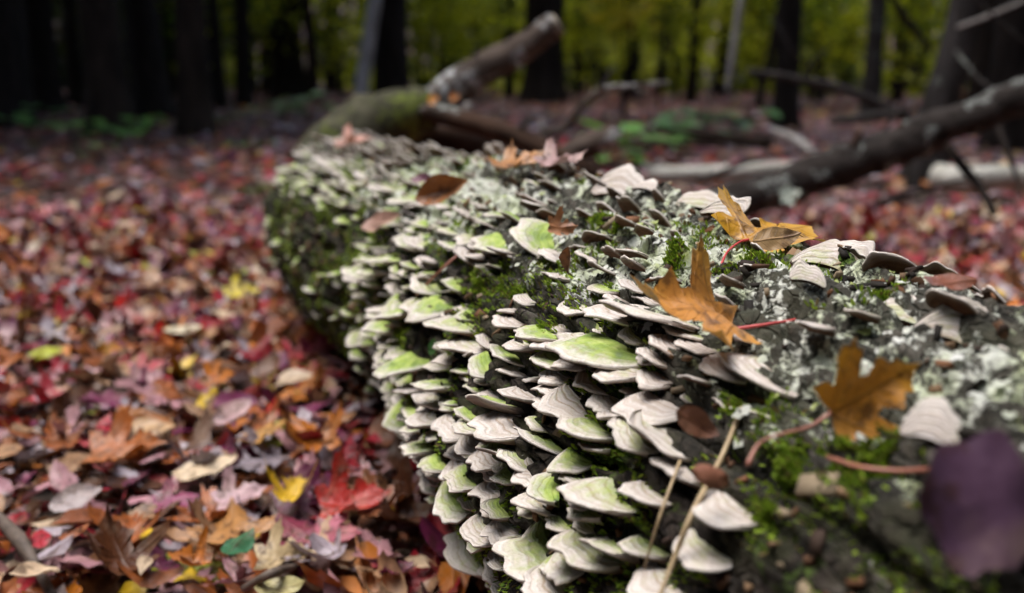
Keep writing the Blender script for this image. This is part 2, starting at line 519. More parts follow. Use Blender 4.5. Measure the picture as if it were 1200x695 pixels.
def build_log():
    Y = np.concatenate([np.linspace(-.5, .3, 40, endpoint=False), np.linspace(.3, 1.3, 400, endpoint=False), np.linspace(1.3, 2.5, 150)])
    th = np.radians(np.linspace(-120, 240, 440, endpoint=False))
    YY, TT = np.meshgrid(Y, th, indexing='ij')
    P = log_point(YY, TT)
    l, mo, ba = log_masks(YY, TT, P)
    V = P.reshape(-1, 3)
    F = [tuple(f) for f in grid_faces(len(Y), len(th))[:, ::-1]]
    n = len(th)
    # broken ragged ends
    ce = np.array([[np.interp(-.5, TY, TX), -.47, .2], [np.interp(2.5, TY, TX), 2.46, .2]])
    V = np.vstack([V, ce])
    i0 = len(V) - 2
    N = len(Y)
    for j in range(n):
        F.append((j, (j + 1) % n, i0))
        F.append(((N - 1) * n + (j + 1) % n, (N - 1) * n + j, i0 + 1))
    col = np.stack([l, mo, ba], -1).reshape(-1, 3)
    col = np.vstack([col, np.zeros((2, 3))])
    me = mesh_of('bark', V - LOG_BASE, F, col, mat=M['log'])
    o = link('bark', me, log_root)
    tri = BVHTree.FromPolygons([tuple(v) for v in V], F)
    return tri
LOG_BVH = build_log()

def hit_log(px, py):
    d = ray(px, py)
    h = LOG_BVH.ray_cast(Vector(CAM), Vector(d))
    if h[0] is None:
        return None
    P = np.array(h[0])
    cx, cz = np.interp(P[1], TY, TX), np.interp(P[1], TY, TZ)
    th = math.atan2(P[2] - cz, P[0] - cx)
    if th < math.radians(-120): th += 2 * math.pi
    return P, th

# ------------------------------------------------------------------ bracket fungi
AXIS = unit(np.array([-.36, 1.0, 0]))
def bracket_frame(Y, th, jit=1.0, g=None, emax=90, emin=-90):
    """growth direction, side direction, plate normal at a place on the log"""
    g = g or rng
    deg = math.degrees(th)
    e = math.radians(float(np.interp(deg, [45, 80, 108, 128, 160, 200, 240], [75, 55, 36, 8, -2, -14, -24])) + g.normal(0, 9) * jit)
    e = max(min(e, math.radians(emax)), math.radians(emin))
    yaw = g.normal(0, .16) * jit
    Lh = np.array([-AXIS[1], AXIS[0], 0]); Z = np.array([0, 0, 1.0])
    T = AXIS * math.cos(yaw) + Lh * math.sin(yaw)
    Lh = Lh * math.cos(yaw) - AXIS * math.sin(yaw)
    G = Lh * math.cos(e) + Z * math.sin(e)
    N = Z * math.cos(e) - Lh * math.sin(e)
    be = g.normal(.06 if deg > 115 else -.10, .13 * jit)
    S = T * math.cos(be) + N * math.sin(be)
    N = np.cross(G, S)
    if N @ (Z * math.cos(e) - Lh * math.sin(e)) < 0: N = -N
    return G, S, unit(N)

def bracket_mesh(G, S, N, w, d, algae, under, rand, g, na=22, nr=9, droop=0.15, cup=0.0, thick=.18):
    """shelf with a broad attachment, rounded wavy margin and a thin rim"""
    s_ = np.sin(np.linspace(-1, 1, na) * math.pi / 2)
    pw = g.uniform(2.0, 3.2); bf = g.uniform(.72, .95)
    lob = 1 + 0.10 * np.sin(s_ * g.uniform(2, 5) + g.uniform(0, 6)) + 0.045 * np.sin(s_ * g.uniform(7, 12) + g.uniform(0, 6)) + g.normal(0, .012, na)
    prof = np.maximum(1 - np.abs(s_) ** pw, 0) ** (1 / 2.0) * lob
    rt = np.concatenate([np.linspace(0, 0.8, nr - 3), [0.9, 0.97, 1.0]])
    rb = np.array([1.0, 0.93, 0.6, 0.0])
    rows, rad, und = [], [], []
    t0 = thick * d + 0.001
    rim = .0009 + .018 * w
    p1, p2, p3 = g.uniform(0, 6, 3)
    skew = g.normal(0, .25)
    nz = g.uniform(14, 26)
    def surf(r, top):
        x = r * d * prof - .12 * d * np.abs(s_) ** 2 * (1 - r)
        y = w * s_ * (bf + (1 - bf) * math.sqrt(r)) * (1 + .05 * np.sin(r * 9 + p2)) + skew * x
        rr = r * (.55 + .45 * prof)
        z = -droop * d * rr ** 2 * 1.2 + cup * d * rr ** 3 + 0.07 * w * np.sin(1.6 * s_ + p1) * rr ** 2 + 0.04 * w * np.sin(5 * s_ + p2) * rr ** 3 - .03 * w * s_ ** 2
        z = z + 0.018 * d * np.sin(r * nz + p3)
        if not top:
            z = z - (t0 * (1 - r) ** 0.8 + rim)
        return np.stack([x, y, z], -1)
    for r in rt:
        rows.append(surf(r, True)); rad.append(r); und.append(0)
    for k, r in enumerate(rb):
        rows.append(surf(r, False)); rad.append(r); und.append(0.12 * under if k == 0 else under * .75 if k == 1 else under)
    L = np.array(rows)
    n = len(rows)
    V = L.reshape(-1, 3)
    W = V[:, :1] * G + V[:, 1:2] * S + V[:, 2:] * N
    F = grid_faces(n, na, wrap_v=False)
    rad = np.repeat(rad, na); und = np.repeat(und, na)
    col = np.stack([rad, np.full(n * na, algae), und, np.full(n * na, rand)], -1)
    return W, F, col

# brackets read off the photograph: pixel place, width in pixels, how far it grows out (x half width), algae, underside
KEY = [(597, 497, 86, 1.1, .05, 1), (625, 470, 46, 1.0, .05, 1), (656, 476, 60, .8, .1, 1), (694, 503, 92, .7, .6, 1), (618, 549, 52, .9, .1, 1),
       (692, 549, 62, .8, .8, 1), (662, 463, 58, .6, .2, 1), (660, 443, 50, .8, .05, 1), (588, 467, 52, .6, .05, 1), (548, 360, 46, 1.0, .3, 1),
       (545, 385, 58, 1.2, .6, 1), (562, 410, 62, .9, .3, 1), (528, 418, 36, 1.1, .3, 1), (612, 388, 44, .8, .05, 1), (614, 408, 48, .5, .2, 1),
       (600, 364, 28, .7, .1, 1), (630, 364, 32, .7, .2, 1), (664, 393, 46, .8, .1, 1), (694, 416, 56, .8, .3, 1), (608, 437, 40, .9, .05, 1),
       (678, 428, 50, .7, .15, 1), (668, 352, 58, .7, .3, 1), (728, 372, 78, .7, .05, 1), (760, 352, 44, .5, .05, 1), (744, 340, 40, .5, .1, 1),
       (782, 330, 48, .5, .05, 1), (632, 246, 42, .7, .05, 1), (636, 262, 44, .7, .05, 1), (642, 279, 48, .7, .05, 1), (735, 256, 38, .9, .05, 1),
       (735, 272, 32, .7, .05, 1), (700, 230, 34, .8, .05, 1), (722, 229, 28, .8, .05, 1), (648, 226, 34, .7, .1, 1), (692, 306, 38, .6, .05, 1),
       (722, 305, 34, .7, .05, 1), (748, 312, 46, .6, .05, 1), (655, 325, 38, .6, .05, 1), (727, 592, 84, 1.0, .45, 1), (768, 582, 60, .8, .2, 1),
       (806, 556, 62, .6, .1, 1), (868, 606, 100, .55, .15, 1), (722, 652, 96, .8, .5, 1), (480, 556, 30, 1.0, .05, .6), (500, 592, 36, 1.0, .2, .6),
       (528, 602, 48, .9, .05, .5), (520, 648, 62, 1.0, .05, .5), (502, 676, 48, 1.0, .05, .5), (580, 620, 66, 1.0, .25, .6), (622, 642, 54, .9, .4, .6),
       (562, 666, 56, .9, .1, .6), (642, 592, 66, 1.0, .35, .7), (682, 652, 66, .9, .5, .7), (660, 688, 80, .9, .2, .7), (892, 436, 96, .5, .15, 1),
       (852, 436, 60, .6, .1, 1), (772, 446, 60, .8, .05, 1), (776, 484, 84, .8, .05, 1), (822, 416, 60, .5, .05, 1), (700, 392, 40, .7, .05, 1),
       (520, 470, 60, .8, .35, .8), (500, 490, 40, .9, .2, .8), (540, 500, 56, .7, .1, .8), (566, 520, 60, .6, .1, .8), (545, 545, 60, .6, .1, .8),
       (585, 575, 70, .6, .15, .8), (500, 530, 44, .8, .1, .8), (515, 555, 40, .8, .1, .8), (860, 345, 40, .6, .1, 1), (880, 395, 60, .4, .1, 1), (830, 650, 80, .7, .3, 1), (760, 640, 60, .8, .6, 1),
       (795, 690, 90, .7, .2, 1), (960, 395, 50, .5, .1, 1), (1010, 380, 50, .5, .2, 1)]
EXTRA = [(970, 302, 66, .9, .25), (826, 236, 52, .7, .25), (846, 250, 40, .7, .1), (726, 216, 54, .8, .05), (756, 222, 26, .8, .05), (1058, 356, 62, .8, .3),
         (1112, 386, 66, .7, .2), (1094, 512, 58, .9, .05), (950, 330, 36, .6, .2)]

placed = []          # (base point, w, d, G, S, N, algae, under)
def near_free(P, r):
    for q in placed:
        if np.sum((q[0] - P) ** 2) < (r + 0.35 * q[1]) ** 2 * 0.55:
            return False
    return True

def seat(Q):
    """the nearest place on the bark to Q, a little inside it"""
    cx, cz = np.interp(Q[1], TY, TX), np.interp(Q[1], TY, TZ)
    th = math.atan2(Q[2] - cz, Q[0] - cx)
    if th < math.radians(-120): th += 2 * math.pi
    return log_point(Q[1], th) + log_normal(Q[1], th) * (.004 if math.degrees(th) < 116 else -.001)

gk = np.random.default_rng(5)
for (px, py, wpx, k, alg, und) in KEY:
    h = hit_log(px, py)
    if h is None: continue
    P, th = h
    dep = (P - CAM) @ FWD
    w = wpx * 1.10 / 1200 * dep / 2
    G, S, N = bracket_frame(P[1], th, 0.55, gk, 5 if py > 400 else 14 if py > 345 else 90, -10)
    d = max(w * (0.60 + 0.75 * k), .014)
    if math.degrees(th) > 180: d *= .7
    placed.append((seat(P - G * d * .35), w, d, G, S, N, alg, und))
for (px, py, wpx, k, alg) in EXTRA:                       # flat shells on the crest of the log, top side to the camera
    h = None
    for dy in range(8, 90, 6):
        h = hit_log(px, py + dy)
        if h is not None: break
    if h is None: continue
    P, th = h
    dep = (P - CAM) @ FWD
    w = wpx / 1200 * dep / 2
    P = P + (CAM + ray(px, py) * dep - P) * .6
    N = unit(np.array([-.25, -.55, .8]) + gk.normal(0, .08, 3))
    G = np.array([.25, .3, .5]); G = unit(G - (G @ N) * N)
    placed.append((seat(P - G * w * .35) + np.array([-.002, -.004, .004]), w * 1.15, w * (1.05 + .9 * k), G, np.cross(N, G), N, alg, 1))

# the rest: filled in by density over the log's flank and crest
def dens(Y, deg):
    flank = smooth(112, 128, deg) * (1 - smooth(205, 222, deg))
    crest = smooth(45, 80, deg) * (1 - smooth(112, 128, deg))
    f = flank * (1 - 0.93 * smooth(136, 150, deg) * smooth(1.25, 1.5, Y)) + crest * (0.13 + 0.75 * smooth(1.35, 1.75, Y))
    return f
gf = np.random.default_rng(23)
tries = 0
while len(placed) < 1400 and tries < 13000:
    tries += 1
    Y = gf.uniform(.42, 2.45)
    deg = gf.uniform(45, 238)
    if gf.random() > dens(Y, deg): continue
    th = math.radians(deg)
    if deg > 90 and float(fbm(math.cos(th) * 3.2, Y * 6, math.sin(th) * 3.2, 2, 91)) < -0.24 and Y < 1.5: continue     # bare bark gaps
    P = log_point(Y, th)
    big = math.exp(gf.normal(0, .40))
    w = (0.0185 if Y < 1.1 else 0.0158) * big
    if deg > 185: w *= 0.82
    if Y > 1.35 and deg > 142: w = w * .7
    w = min(w, .038)
    if not near_free(P, w * (.70 if Y < 1.3 else .76)): continue
    G, S, N = bracket_frame(Y, th, 1.0, gf)
    d = w * gf.uniform(.85, 1.45) * (1 - .3 * float(smooth(175, 205, deg)))
    if deg < 118 and Y < 1.5: w = min(w * .75, .017); d = min(d * .75, .017)
    far = smooth(.95, 1.7, Y)
    alg = np.clip(gf.normal(.34 + .66 * far * smooth(120, 148, deg) + .22 * smooth(140, 165, deg) * (1 - smooth(178, 195, deg)), .28), 0, 1.3)
    if gf.random() < .18: alg = max(alg, .9)
    placed.append((P + log_normal(Y, th) * (.003 if deg < 116 else -.002), w, d, G, S, N, float(alg), 1.0 if deg < 140 else gf.uniform(.35, .9)))

def place_brackets():
    score = []
    for q in placed:
        c = q[0] + q[3] * q[2] * .6
        x, y, z = project(c)
        vis = (-20 < x < 1220) and (-20 < y < 715)
        score.append((q[1] * q[2] / z ** 2) if vis else 0)
    order = np.argsort(score)[::-1]
    Vs, Fs, Cs, n = [], [], [], 0
    g = np.random.default_rng(77)
    for rank, i in enumerate(order):
        b, w, d, G, S, N, alg, und = placed[i]
        hero = rank < 300
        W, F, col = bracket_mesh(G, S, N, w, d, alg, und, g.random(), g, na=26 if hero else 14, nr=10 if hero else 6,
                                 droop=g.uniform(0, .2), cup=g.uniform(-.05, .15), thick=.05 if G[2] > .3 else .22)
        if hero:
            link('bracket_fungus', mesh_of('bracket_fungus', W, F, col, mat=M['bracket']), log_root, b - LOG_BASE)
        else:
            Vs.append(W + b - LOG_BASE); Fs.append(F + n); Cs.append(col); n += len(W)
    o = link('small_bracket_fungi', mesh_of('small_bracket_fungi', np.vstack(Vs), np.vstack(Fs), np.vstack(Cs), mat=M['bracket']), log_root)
    o['kind'] = 'stuff'
place_brackets()

# moss tufts and lichen flakes on the log
def build_moss():
    g = np.random.default_rng(3)
    cent = []
    for px, py, rp in [(736, 556, 26), (722, 545, 20), (650, 428, 22), (640, 410, 14), (648, 306, 18), (642, 344, 12), (608, 347, 12), (655, 385, 12), (980, 545, 46),
                       (930, 545, 40), (1030, 540, 34), (905, 600, 26), (722, 272, 14), (700, 262, 16), (880, 300, 14), (900, 312, 12), (850, 320, 12), (790, 300, 14),
                       (735, 515, 14), (590, 345, 14), (560, 335, 16), (460, 340, 20), (430, 330, 22), (470, 400, 22), (480, 440, 18), (440, 360, 22), (1050, 545, 26), (870, 480, 20), (1040, 350, 16), (515, 545, 8)]:
        h = hit_log(px, py)
        if h: cent.append((h[0], rp / 1200 * ((h[0] - CAM) @ FWD)))
    pts, nor = [], []
    for c, r in cent:
        k = int(min(2200, 500 + 2.2e6 * r * r))
        th0 = math.atan2(c[2] - np.interp(c[1], TY, TZ), c[0] - np.interp(c[1], TY, TX))
        if th0 < -2.1: th0 += 2 * math.pi
        rad = r * np.abs(g.normal(0, .55, k)); an = g.uniform(0, 6.283, k)
        Y = c[1] + rad * np.sin(an) * 1.4; T = th0 + rad * np.cos(an) / .21
        P = log_point(Y, T)
        keep = fbm(P[:, 0] * 60, P[:, 1] * 60, P[:, 2] * 60, 2, 4) > -.15
        pts.append(P[keep]); nor.append(log_normal(Y, T)[keep])
    # scattered thin moss
    Y = g.uniform(.35, 2.3, 190000); T = np.radians(g.uniform(70, 230, 190000))
    P = log_point(Y, T)
    keep = (fbm(P[:, 0] * 14, P[:, 1] * 14, P[:, 2] * 14, 3, 71) > .25 - .26 * smooth(115, 135, np.degrees(T))) & (fbm(P[:, 0] * 70, P[:, 1] * 70, P[:, 2] * 70, 2, 8) > .0)
    pts.append(P[keep]); nor.append(log_normal(Y, T)[keep])
    P = np.vstack(pts); Nn = np.vstack(nor)
    k = len(P)
    dirn = unit(Nn + g.normal(0, .45, (k, 3)))
    side = unit(np.cross(dirn, g.normal(0, 1, (k, 3))))
    Lh = g.uniform(.0018, .0055, k)[:, None]; wd = g.uniform(.0004, .0009, k)[:, None]
    a = P - side * wd - dirn * .001; b = P + side * wd - dirn * .001; c = P + dirn * Lh * .6 + side * wd * 1.2; d = P + dirn * Lh; e = P + dirn * Lh * .6 - side * wd * 1.2
    V = np.stack([a, b, c, d, e], 1).reshape(-1, 3)
    F = np.arange(k * 5).reshape(k, 5)
    hue = g.random(k)[:, None]
    colr = np.array([.07, .14, .008]) * (1 - hue) + np.array([.36, .50, .04]) * hue
    brown = g.random(k) < .16
    colr[brown] = [.16, .12, .04]
    C = np.repeat(colr, 5, 0)
    o = link('moss', mesh_of('moss', V - LOG_BASE, F, C, mat=M['moss'], smooth_shade=False), log_root)
    o['kind'] = 'stuff'
build_moss()

def build_lichen():
    g = np.random.default_rng(8)
    k = 8000
    Y = g.uniform(.28, 2.2, k); T = np.radians(g.uniform(40, 150, k))
    P = log_point(Y, T)
    l, mo, ba = log_masks(Y, T, P)
    keep = (l * 0.7 + 0.5 * fbm(P[:, 0] * 30, P[:, 1] * 30, P[:, 2] * 30, 3, 14)) > g.uniform(.22, .75, k)
    P, Y, T = P[keep], Y[keep], T[keep]
    N = log_normal(Y, T)
    k = len(P)
    N = unit(N + g.normal(0, .10, (k, 3)))
    A = unit(np.cross(N, g.normal(0, 1, (k, 3)))); B = np.cross(N, A)
    m = 8
    ang = np.linspace(0, 2 * np.pi, m, endpoint=False)
    R = g.uniform(.0012, .0042, k)[:, None] * g.uniform(.55, 1.3, (k, m))
    ring = P[:, None] + N[:, None] * .0006 + (A[:, None] * np.cos(ang)[None, :, None] + B[:, None] * np.sin(ang)[None, :, None]) * R[..., None] + N[:, None] * g.normal(.0006, .0007, (k, m))[..., None]
    ctr = (P + N * .0011)[:, None]
    V = np.concatenate([ring, ctr], 1).reshape(-1, 3)
    j = np.arange(m)
    f = np.stack([j, (j + 1) % m, np.full(m, m)], 1)
    F = (f[None] + (np.arange(k) * (m + 1))[:, None, None]).reshape(-1, 3)
    hue = g.random(k)[:, None]
    colr = np.array([.54, .58, .45]) * (1 - hue) + np.array([.70, .71, .66]) * hue
    gr = g.random(k) < .18
    colr[gr] = [.40, .46, .16]
    C = np.repeat(colr, m + 1, 0)
    o = link('lichen', mesh_of('lichen', V - LOG_BASE, F, C, mat=M['moss']), log_root)
    o['kind'] = 'stuff'
build_lichen()

def build_debris():
    """crumbs of bark, rotten wood and leaf caught on the log"""
    g = np.random.default_rng(18)
    k = 9000
    Y = g.uniform(.26, 2.2, k); T = np.radians(g.uniform(30, 190, k))
    P = log_point(Y, T); N = log_normal(Y, T)
    keep = (fbm(P[:, 0] * 12, P[:, 1] * 12, P[:, 2] * 12, 2, 24) > g.uniform(-.5, .5, k)) & ((T < 1.9) | (g.random(k) < .4))
    P, N = P[keep], N[keep]; k = len(P)
    N = unit(N + g.normal(0, .5, (k, 3)))
    A = unit(np.cross(N, g.normal(0, 1, (k, 3)))); B = np.cross(N, A)
    L = g.uniform(.0015, .006, k)[:, None] * np.exp(g.normal(0, .3, (k, 1))); W = L * g.uniform(.25, .7, (k, 1)); H = g.uniform(.0006, .002, (k, 1))
    c8 = [P + A * L * a + B * W * b + N * (H * c + .001) for a in (-1, 1) for b in (-1, 1) for c in (-1, 1)]
    V = np.stack(c8, 1) + g.normal(0, .0005, (k, 8, 3))
    f = np.array([(0, 1, 3, 2), (4, 6, 7, 5), (0, 4, 5, 1), (2, 3, 7, 6), (0, 2, 6, 4), (1, 5, 7, 3)])
    F = (f[None] + (np.arange(k) * 8)[:, None, None]).reshape(-1, 4)
    pal = np.array([(.05, .03, .02), (.14, .07, .035), (.24, .15, .08), (.32, .25, .16), (.02, .015, .01), (.2, .09, .04)])
    C = np.repeat(pal[g.integers(0, len(pal), k)] * g.uniform(.6, 1.3, (k, 1)), 8, 0)
    o = link('bark_crumbs', mesh_of('bark_crumbs', V.reshape(-1, 3) - LOG_BASE, F, C, mat=M['moss'], smooth_shade=False), log_root)
    o['kind'] = 'stuff'
build_debris()

# ------------------------------------------------------------------ leaves: shapes
MAPLE = np.array([(1, 0), (.88, .05), (.80, .13), (.78, .20), (.70, .18), (.66, .24), (.60, .32), (.54, .26), (.46, .19), (.38, .22), (.42, .34), (.49, .48), (.44, .50), (.46, .64), (.38, .58), (.31, .60), (.22, .52),
                  (.20, .42), (.12, .27), (.06, .34), (-.10, .34), (-.07, .22), (-.05, .12)])
OVAL = np.array([(1, 0), (.90, .09), (.78, .17), (.62, .24), (.45, .27), (.30, .255), (.16, .20), (.06, .11)])
def outline(kind):
    h = MAPLE if kind == 'maple' else OVAL
    low = h[::-1][:-1] * [1, -1]
    return np.vstack([h, [[0, 0]], low])

def leaf_shape(kind, size, curl, cup, twist, g, rings=(1, .72, .42), serr=0.012, dens_=1, lift=0.0):
    """leaf in local x (midrib), y, z with base of the stalk at the origin -> V, F, uv"""
    o = outline(kind)
    if dens_ > 1:
        on = np.roll(o, -1, 0)
        o = np.concatenate([(o * (1 - k / dens_) + on * (k / dens_))[:, None] for k in range(dens_)], 1).reshape(-1, 2)
    o = o + g.normal(0, serr, o.shape)
    c = np.array([.27, 0.0])
    R = [c + (o - c) * r for r in rings] + [c[None]]
    uv = np.vstack(R)
    n = len(o)
    F = []
    for k in range(len(rings) - 1):
        for j in range(n):
            F.append((k * n + j, k * n + (j + 1) % n, (k + 1) * n + (j + 1) % n)); F.append((k * n + j, (k + 1) * n + (j + 1) % n, (k + 1) * n + j))
    k = len(rings) - 1
    for j in range(n): F.append((k * n + j, k * n + (j + 1) % n, len(uv) - 1))
    u, v = uv[:, 0], uv[:, 1]
    z = cup * v ** 2 * 1.6 + twist * u * v + 0.035 * np.sin(u * 9 + g.uniform(0, 6)) * np.abs(v) * 2 + .03 * np.sin(v * 11 + g.uniform(0, 6)) * u
    z = z + g.uniform(-.4, .4) * np.abs(v) * (.3 + u) + lift * u + .07 * fbm(u * 3.5 + g.uniform(0, 50), v * 3.5, u * 0, 2, 3)
    # roll the blade along its length
    if abs(curl) > 1e-3:
        rad = 1 / curl
        ang = u * curl
        x = np.sin(ang) * (rad - z); zz = rad - np.cos(ang) * (rad - z)
    else:
        x, zz = u, z
    V = np.stack([x, v * (1 - .12 * abs(cup)), zz], -1) * size
    return V, np.array(F), uv

PALETTE = {  # name: (colour, weight)
    'rust brown': ((.27, .085, .028), 17), 'dark brown': ((.085, .036, .02), 15), 'tan': ((.36, .21, .115), 13), 'dusty pink': ((.38, .20, .22), 14),
    'orange': ((.46, .15, .022), 8), 'crimson': ((.30, .022, .035), 13), 'purple': ((.15, .03, .075), 9), 'pale grey': ((.37, .32, .35), 9),  # pinks and greys: pale undersides with bluish sky sheen in the colour
    'cream': ((.52, .40, .27), 4), 'yellow': ((.55, .37, .03), 2.0), 'lime green': ((.32, .36, .04), 0.7), 'bright red': ((.38, .03, .025), 2.2)}
PN = list(PALETTE); PC = np.array([PALETTE[k][0] for k in PN]) * 1.08 - .014; PC = np.maximum(PC, .008); PW = np.array([PALETTE[k][1] for k in PN]); PW = PW / PW.sum()

def log_clear(x, y, pad=0.0):
    """true where a ground leaf does not run into the big log"""
    cx = np.interp(y, TY, TX)
    inside = (np.abs(x - cx) < 0.10 + pad) & (y < 2.55) & (y > -.6)
    return ~inside

def litter(n_near, n_far):
    g = np.random.default_rng(42)
    near_t = [leaf_shape('oval' if k % 2 else 'maple', 1.0, g.uniform(-1.2, 1.2), g.uniform(-.8, 1.2), g.uniform(-.6, .6), g, rings=(1, .55), serr=.022) for k in range(36)]
    far_t = []
    for k in range(10):
        o = np.array([(1, 0), (.7, .28), (.3, .42), (-.02, .15), (-.02, -.15), (.3, -.42), (.7, -.28)]) + g.normal(0, .05, (7, 2))
        z = g.uniform(-.3, .4) * o[:, 1] ** 2 * 2 + g.uniform(-.3, .3) * (o[:, 0] - .4) ** 2 + g.normal(0, .03, 7)
        V = np.vstack([np.column_stack([o, z]), [.4, 0, g.uniform(-.06, .06)]])
        F = np.array([(j, (j + 1) % 7, 7) for j in range(7)])
        far_t.append((V, F, o))
    def scatter(n, ymin, ymax, power):
        # in a fan in front of the camera, widened so that a step aside still shows leaves
        out = []
        while sum(map(len, out)) < n:
            k = n * 2
            r = (g.random(k) ** power) * (ymax - ymin) + ymin
            a = g.uniform(-.72, .72, k)
            x = r * np.tan(a) * .95; y = r
            keep = log_clear(x, y)
            out.append(np.column_stack([x, y])[keep])
        return np.vstack(out)[:n]
    res = []
    for lvl, (n, T, rr) in enumerate(((n_near, near_t, (.55, 4.2, .72)), (n_far, far_t, (3.6, 26, .85)))):
        xy = scatter(n, *rr)
        s = np.exp(g.normal(0, .28, n)) * (.051 if lvl == 0 else .066)
        s = np.clip(s, .02, .085)
        z = ground_h(xy[:, 0], xy[:, 1]) + g.uniform(-.004, .036, n)
        yaw = g.uniform(0, 6.283, n)
        tilt = g.normal(0, .20, n); roll = g.normal(0, .22, n)
        ci = g.choice(len(PN), n, p=PW)
        # patches: redder and pinker higher up the carpet, browner at the front
        warm = smooth(1.6, 4.0, xy[:, 1])
        sw = (g.random(n) < .30 * warm) & np.isin(ci, [0, 1, 2])
        ci[sw] = g.choice([PN.index('crimson'), PN.index('dusty pink'), PN.index('bright red'), PN.index('pale grey')], sw.sum(), p=[.3, .4, .12, .18])
        vi = g.integers(0, len(T), n)
        res.append((lvl, T, xy, z, s, yaw, tilt, roll, ci, vi))
    return res

def rotmat(yaw, tilt, roll):
    cy, sy, ct, st, cr, sr = np.cos(yaw), np.sin(yaw), np.cos(tilt), np.sin(tilt), np.cos(roll), np.sin(roll)
    o, i = np.zeros_like(cy), np.ones_like(cy)
    Rz = np.stack([np.stack([cy, -sy, o], -1), np.stack([sy, cy, o], -1), np.stack([o, o, i], -1)], -2)
    Ry = np.stack([np.stack([ct, o, st], -1), np.stack([o, i, o], -1), np.stack([-st, o, ct], -1)], -2)
    Rx = np.stack([np.stack([i, o, o], -1), np.stack([o, cr, -sr], -1), np.stack([o, sr, cr], -1)], -2)
    return Rz @ Ry @ Rx

LEAF_N = 0
def add_leaf(name, label, category, P, X, Nz, size, colour, kind='maple', curl=.3, cup=.3, twist=0., seed=0, petiole=None, pet_mat='petiole', group=None,
             warp=None, edge=None, dens_=3, lift=0.0, plain=False):
    """a single leaf: blade (and stalk) as parts of one thing. X: midrib direction, Nz: face normal, petiole: list of world points"""
    g = np.random.default_rng(1000 + seed)
    V, F, uv = leaf_shape(kind, size, curl, cup, twist, g, rings=(1, .85, .65, .45, .22), dens_=dens_, serr=.004, lift=lift)
    if warp is not None: V = warp(V, uv, size)
    X = unit(X); Nz = np.asarray(Nz, float); Nz = unit(Nz - (Nz @ X) * X); Yv = np.cross(Nz, X)
    W = V[:, :1] * X + V[:, 1:2] * Yv + V[:, 2:] * Nz
    c = np.tile(np.asarray(colour, float), (len(W), 1))
    if edge is not None:
        rr = np.linalg.norm(uv - [.27, 0], axis=1)
        f = smooth(.25, .75, rr + .12 * fbm(uv[:, 0] * 5, uv[:, 1] * 5, uv[:, 0] * 0 + seed, 3, 4))[:, None]
        c = c * (1 - f) + np.asarray(edge) * f
    if plain: uv = uv * 0 + [.3, .5]
    me = mesh_of('blade', W, F, c, uv, mat=M['maple' if kind == 'maple' and not plain else 'leaf'])
    if petiole is None:
        o = link(name, me, None, P)
        return tag(o, label, category, group)
    o = thing(name, label, category, P, group)
    link('blade', me, o)
    pp = np.asarray(petiole) - P
    r = .0008
    Vp, Fp, _ = tube(pp, [r * 1.5, r, r, r * 1.7], 8, len(pp) * 6)
    link('stalk', mesh_of('stalk', Vp, Fp, mat=M[pet_mat]), o)
    return o

# ------------------------------------------------------------------ leaf litter on the ground
MARKS = [(277, 640, 'the small dark green leaf'), (344, 580, 'the yellow V shaped leaf'), (412, 592, 'the bright red leaf'), (233, 551, 'the long cream leaf'),
         (83, 590, 'the tilted pale grey leaf'), (284, 346, 'the bright yellow leaf'), (52, 414, 'the lime green leaf'), (122, 412, 'the bright orange oval leaf'),
         (210, 386, 'the pale cream oval leaf'), (243, 474, 'the small yellow leaf'), (163, 480, 'the long rust orange leaf'), (308, 512, 'the light orange upright leaf'),
         (388, 490, 'the orange oval leaf by the log'), (172, 432, 'the rose red leaf'), (20, 640, 'the crooked corner twig'), (322, 688, 'the pale olive leaf'),
         (330, 300, 'the far left flank of the log'), (134, 160, 'the broad brown trunk'), (232, 160, 'the second brown trunk'), (1050, 250, 'the middle of the leaning trunk'),
         (1180, 300, 'the right end of the leaning trunk'), (1125, 212, 'the birch billet'), (850, 200, 'the white birch log'), (745, 190, 'the leafy green plant')]
def where(x, y, alt=0):
    m = sorted(MARKS, key=lambda q: (q[0] - x) ** 2 + ((q[1] - y) * 1.4) ** 2)[alt]
    dx, dy = x - m[0], (y - m[1]) * 1.4
    side = ('right of' if dx > 0 else 'left of') if abs(dx) > abs(dy) else ('below' if dy > 0 else 'above')
    far = math.hypot(dx, dy)
    return ('just ' if far < 38 else 'well ' if far > 95 else '') + side + ' ' + m[2]
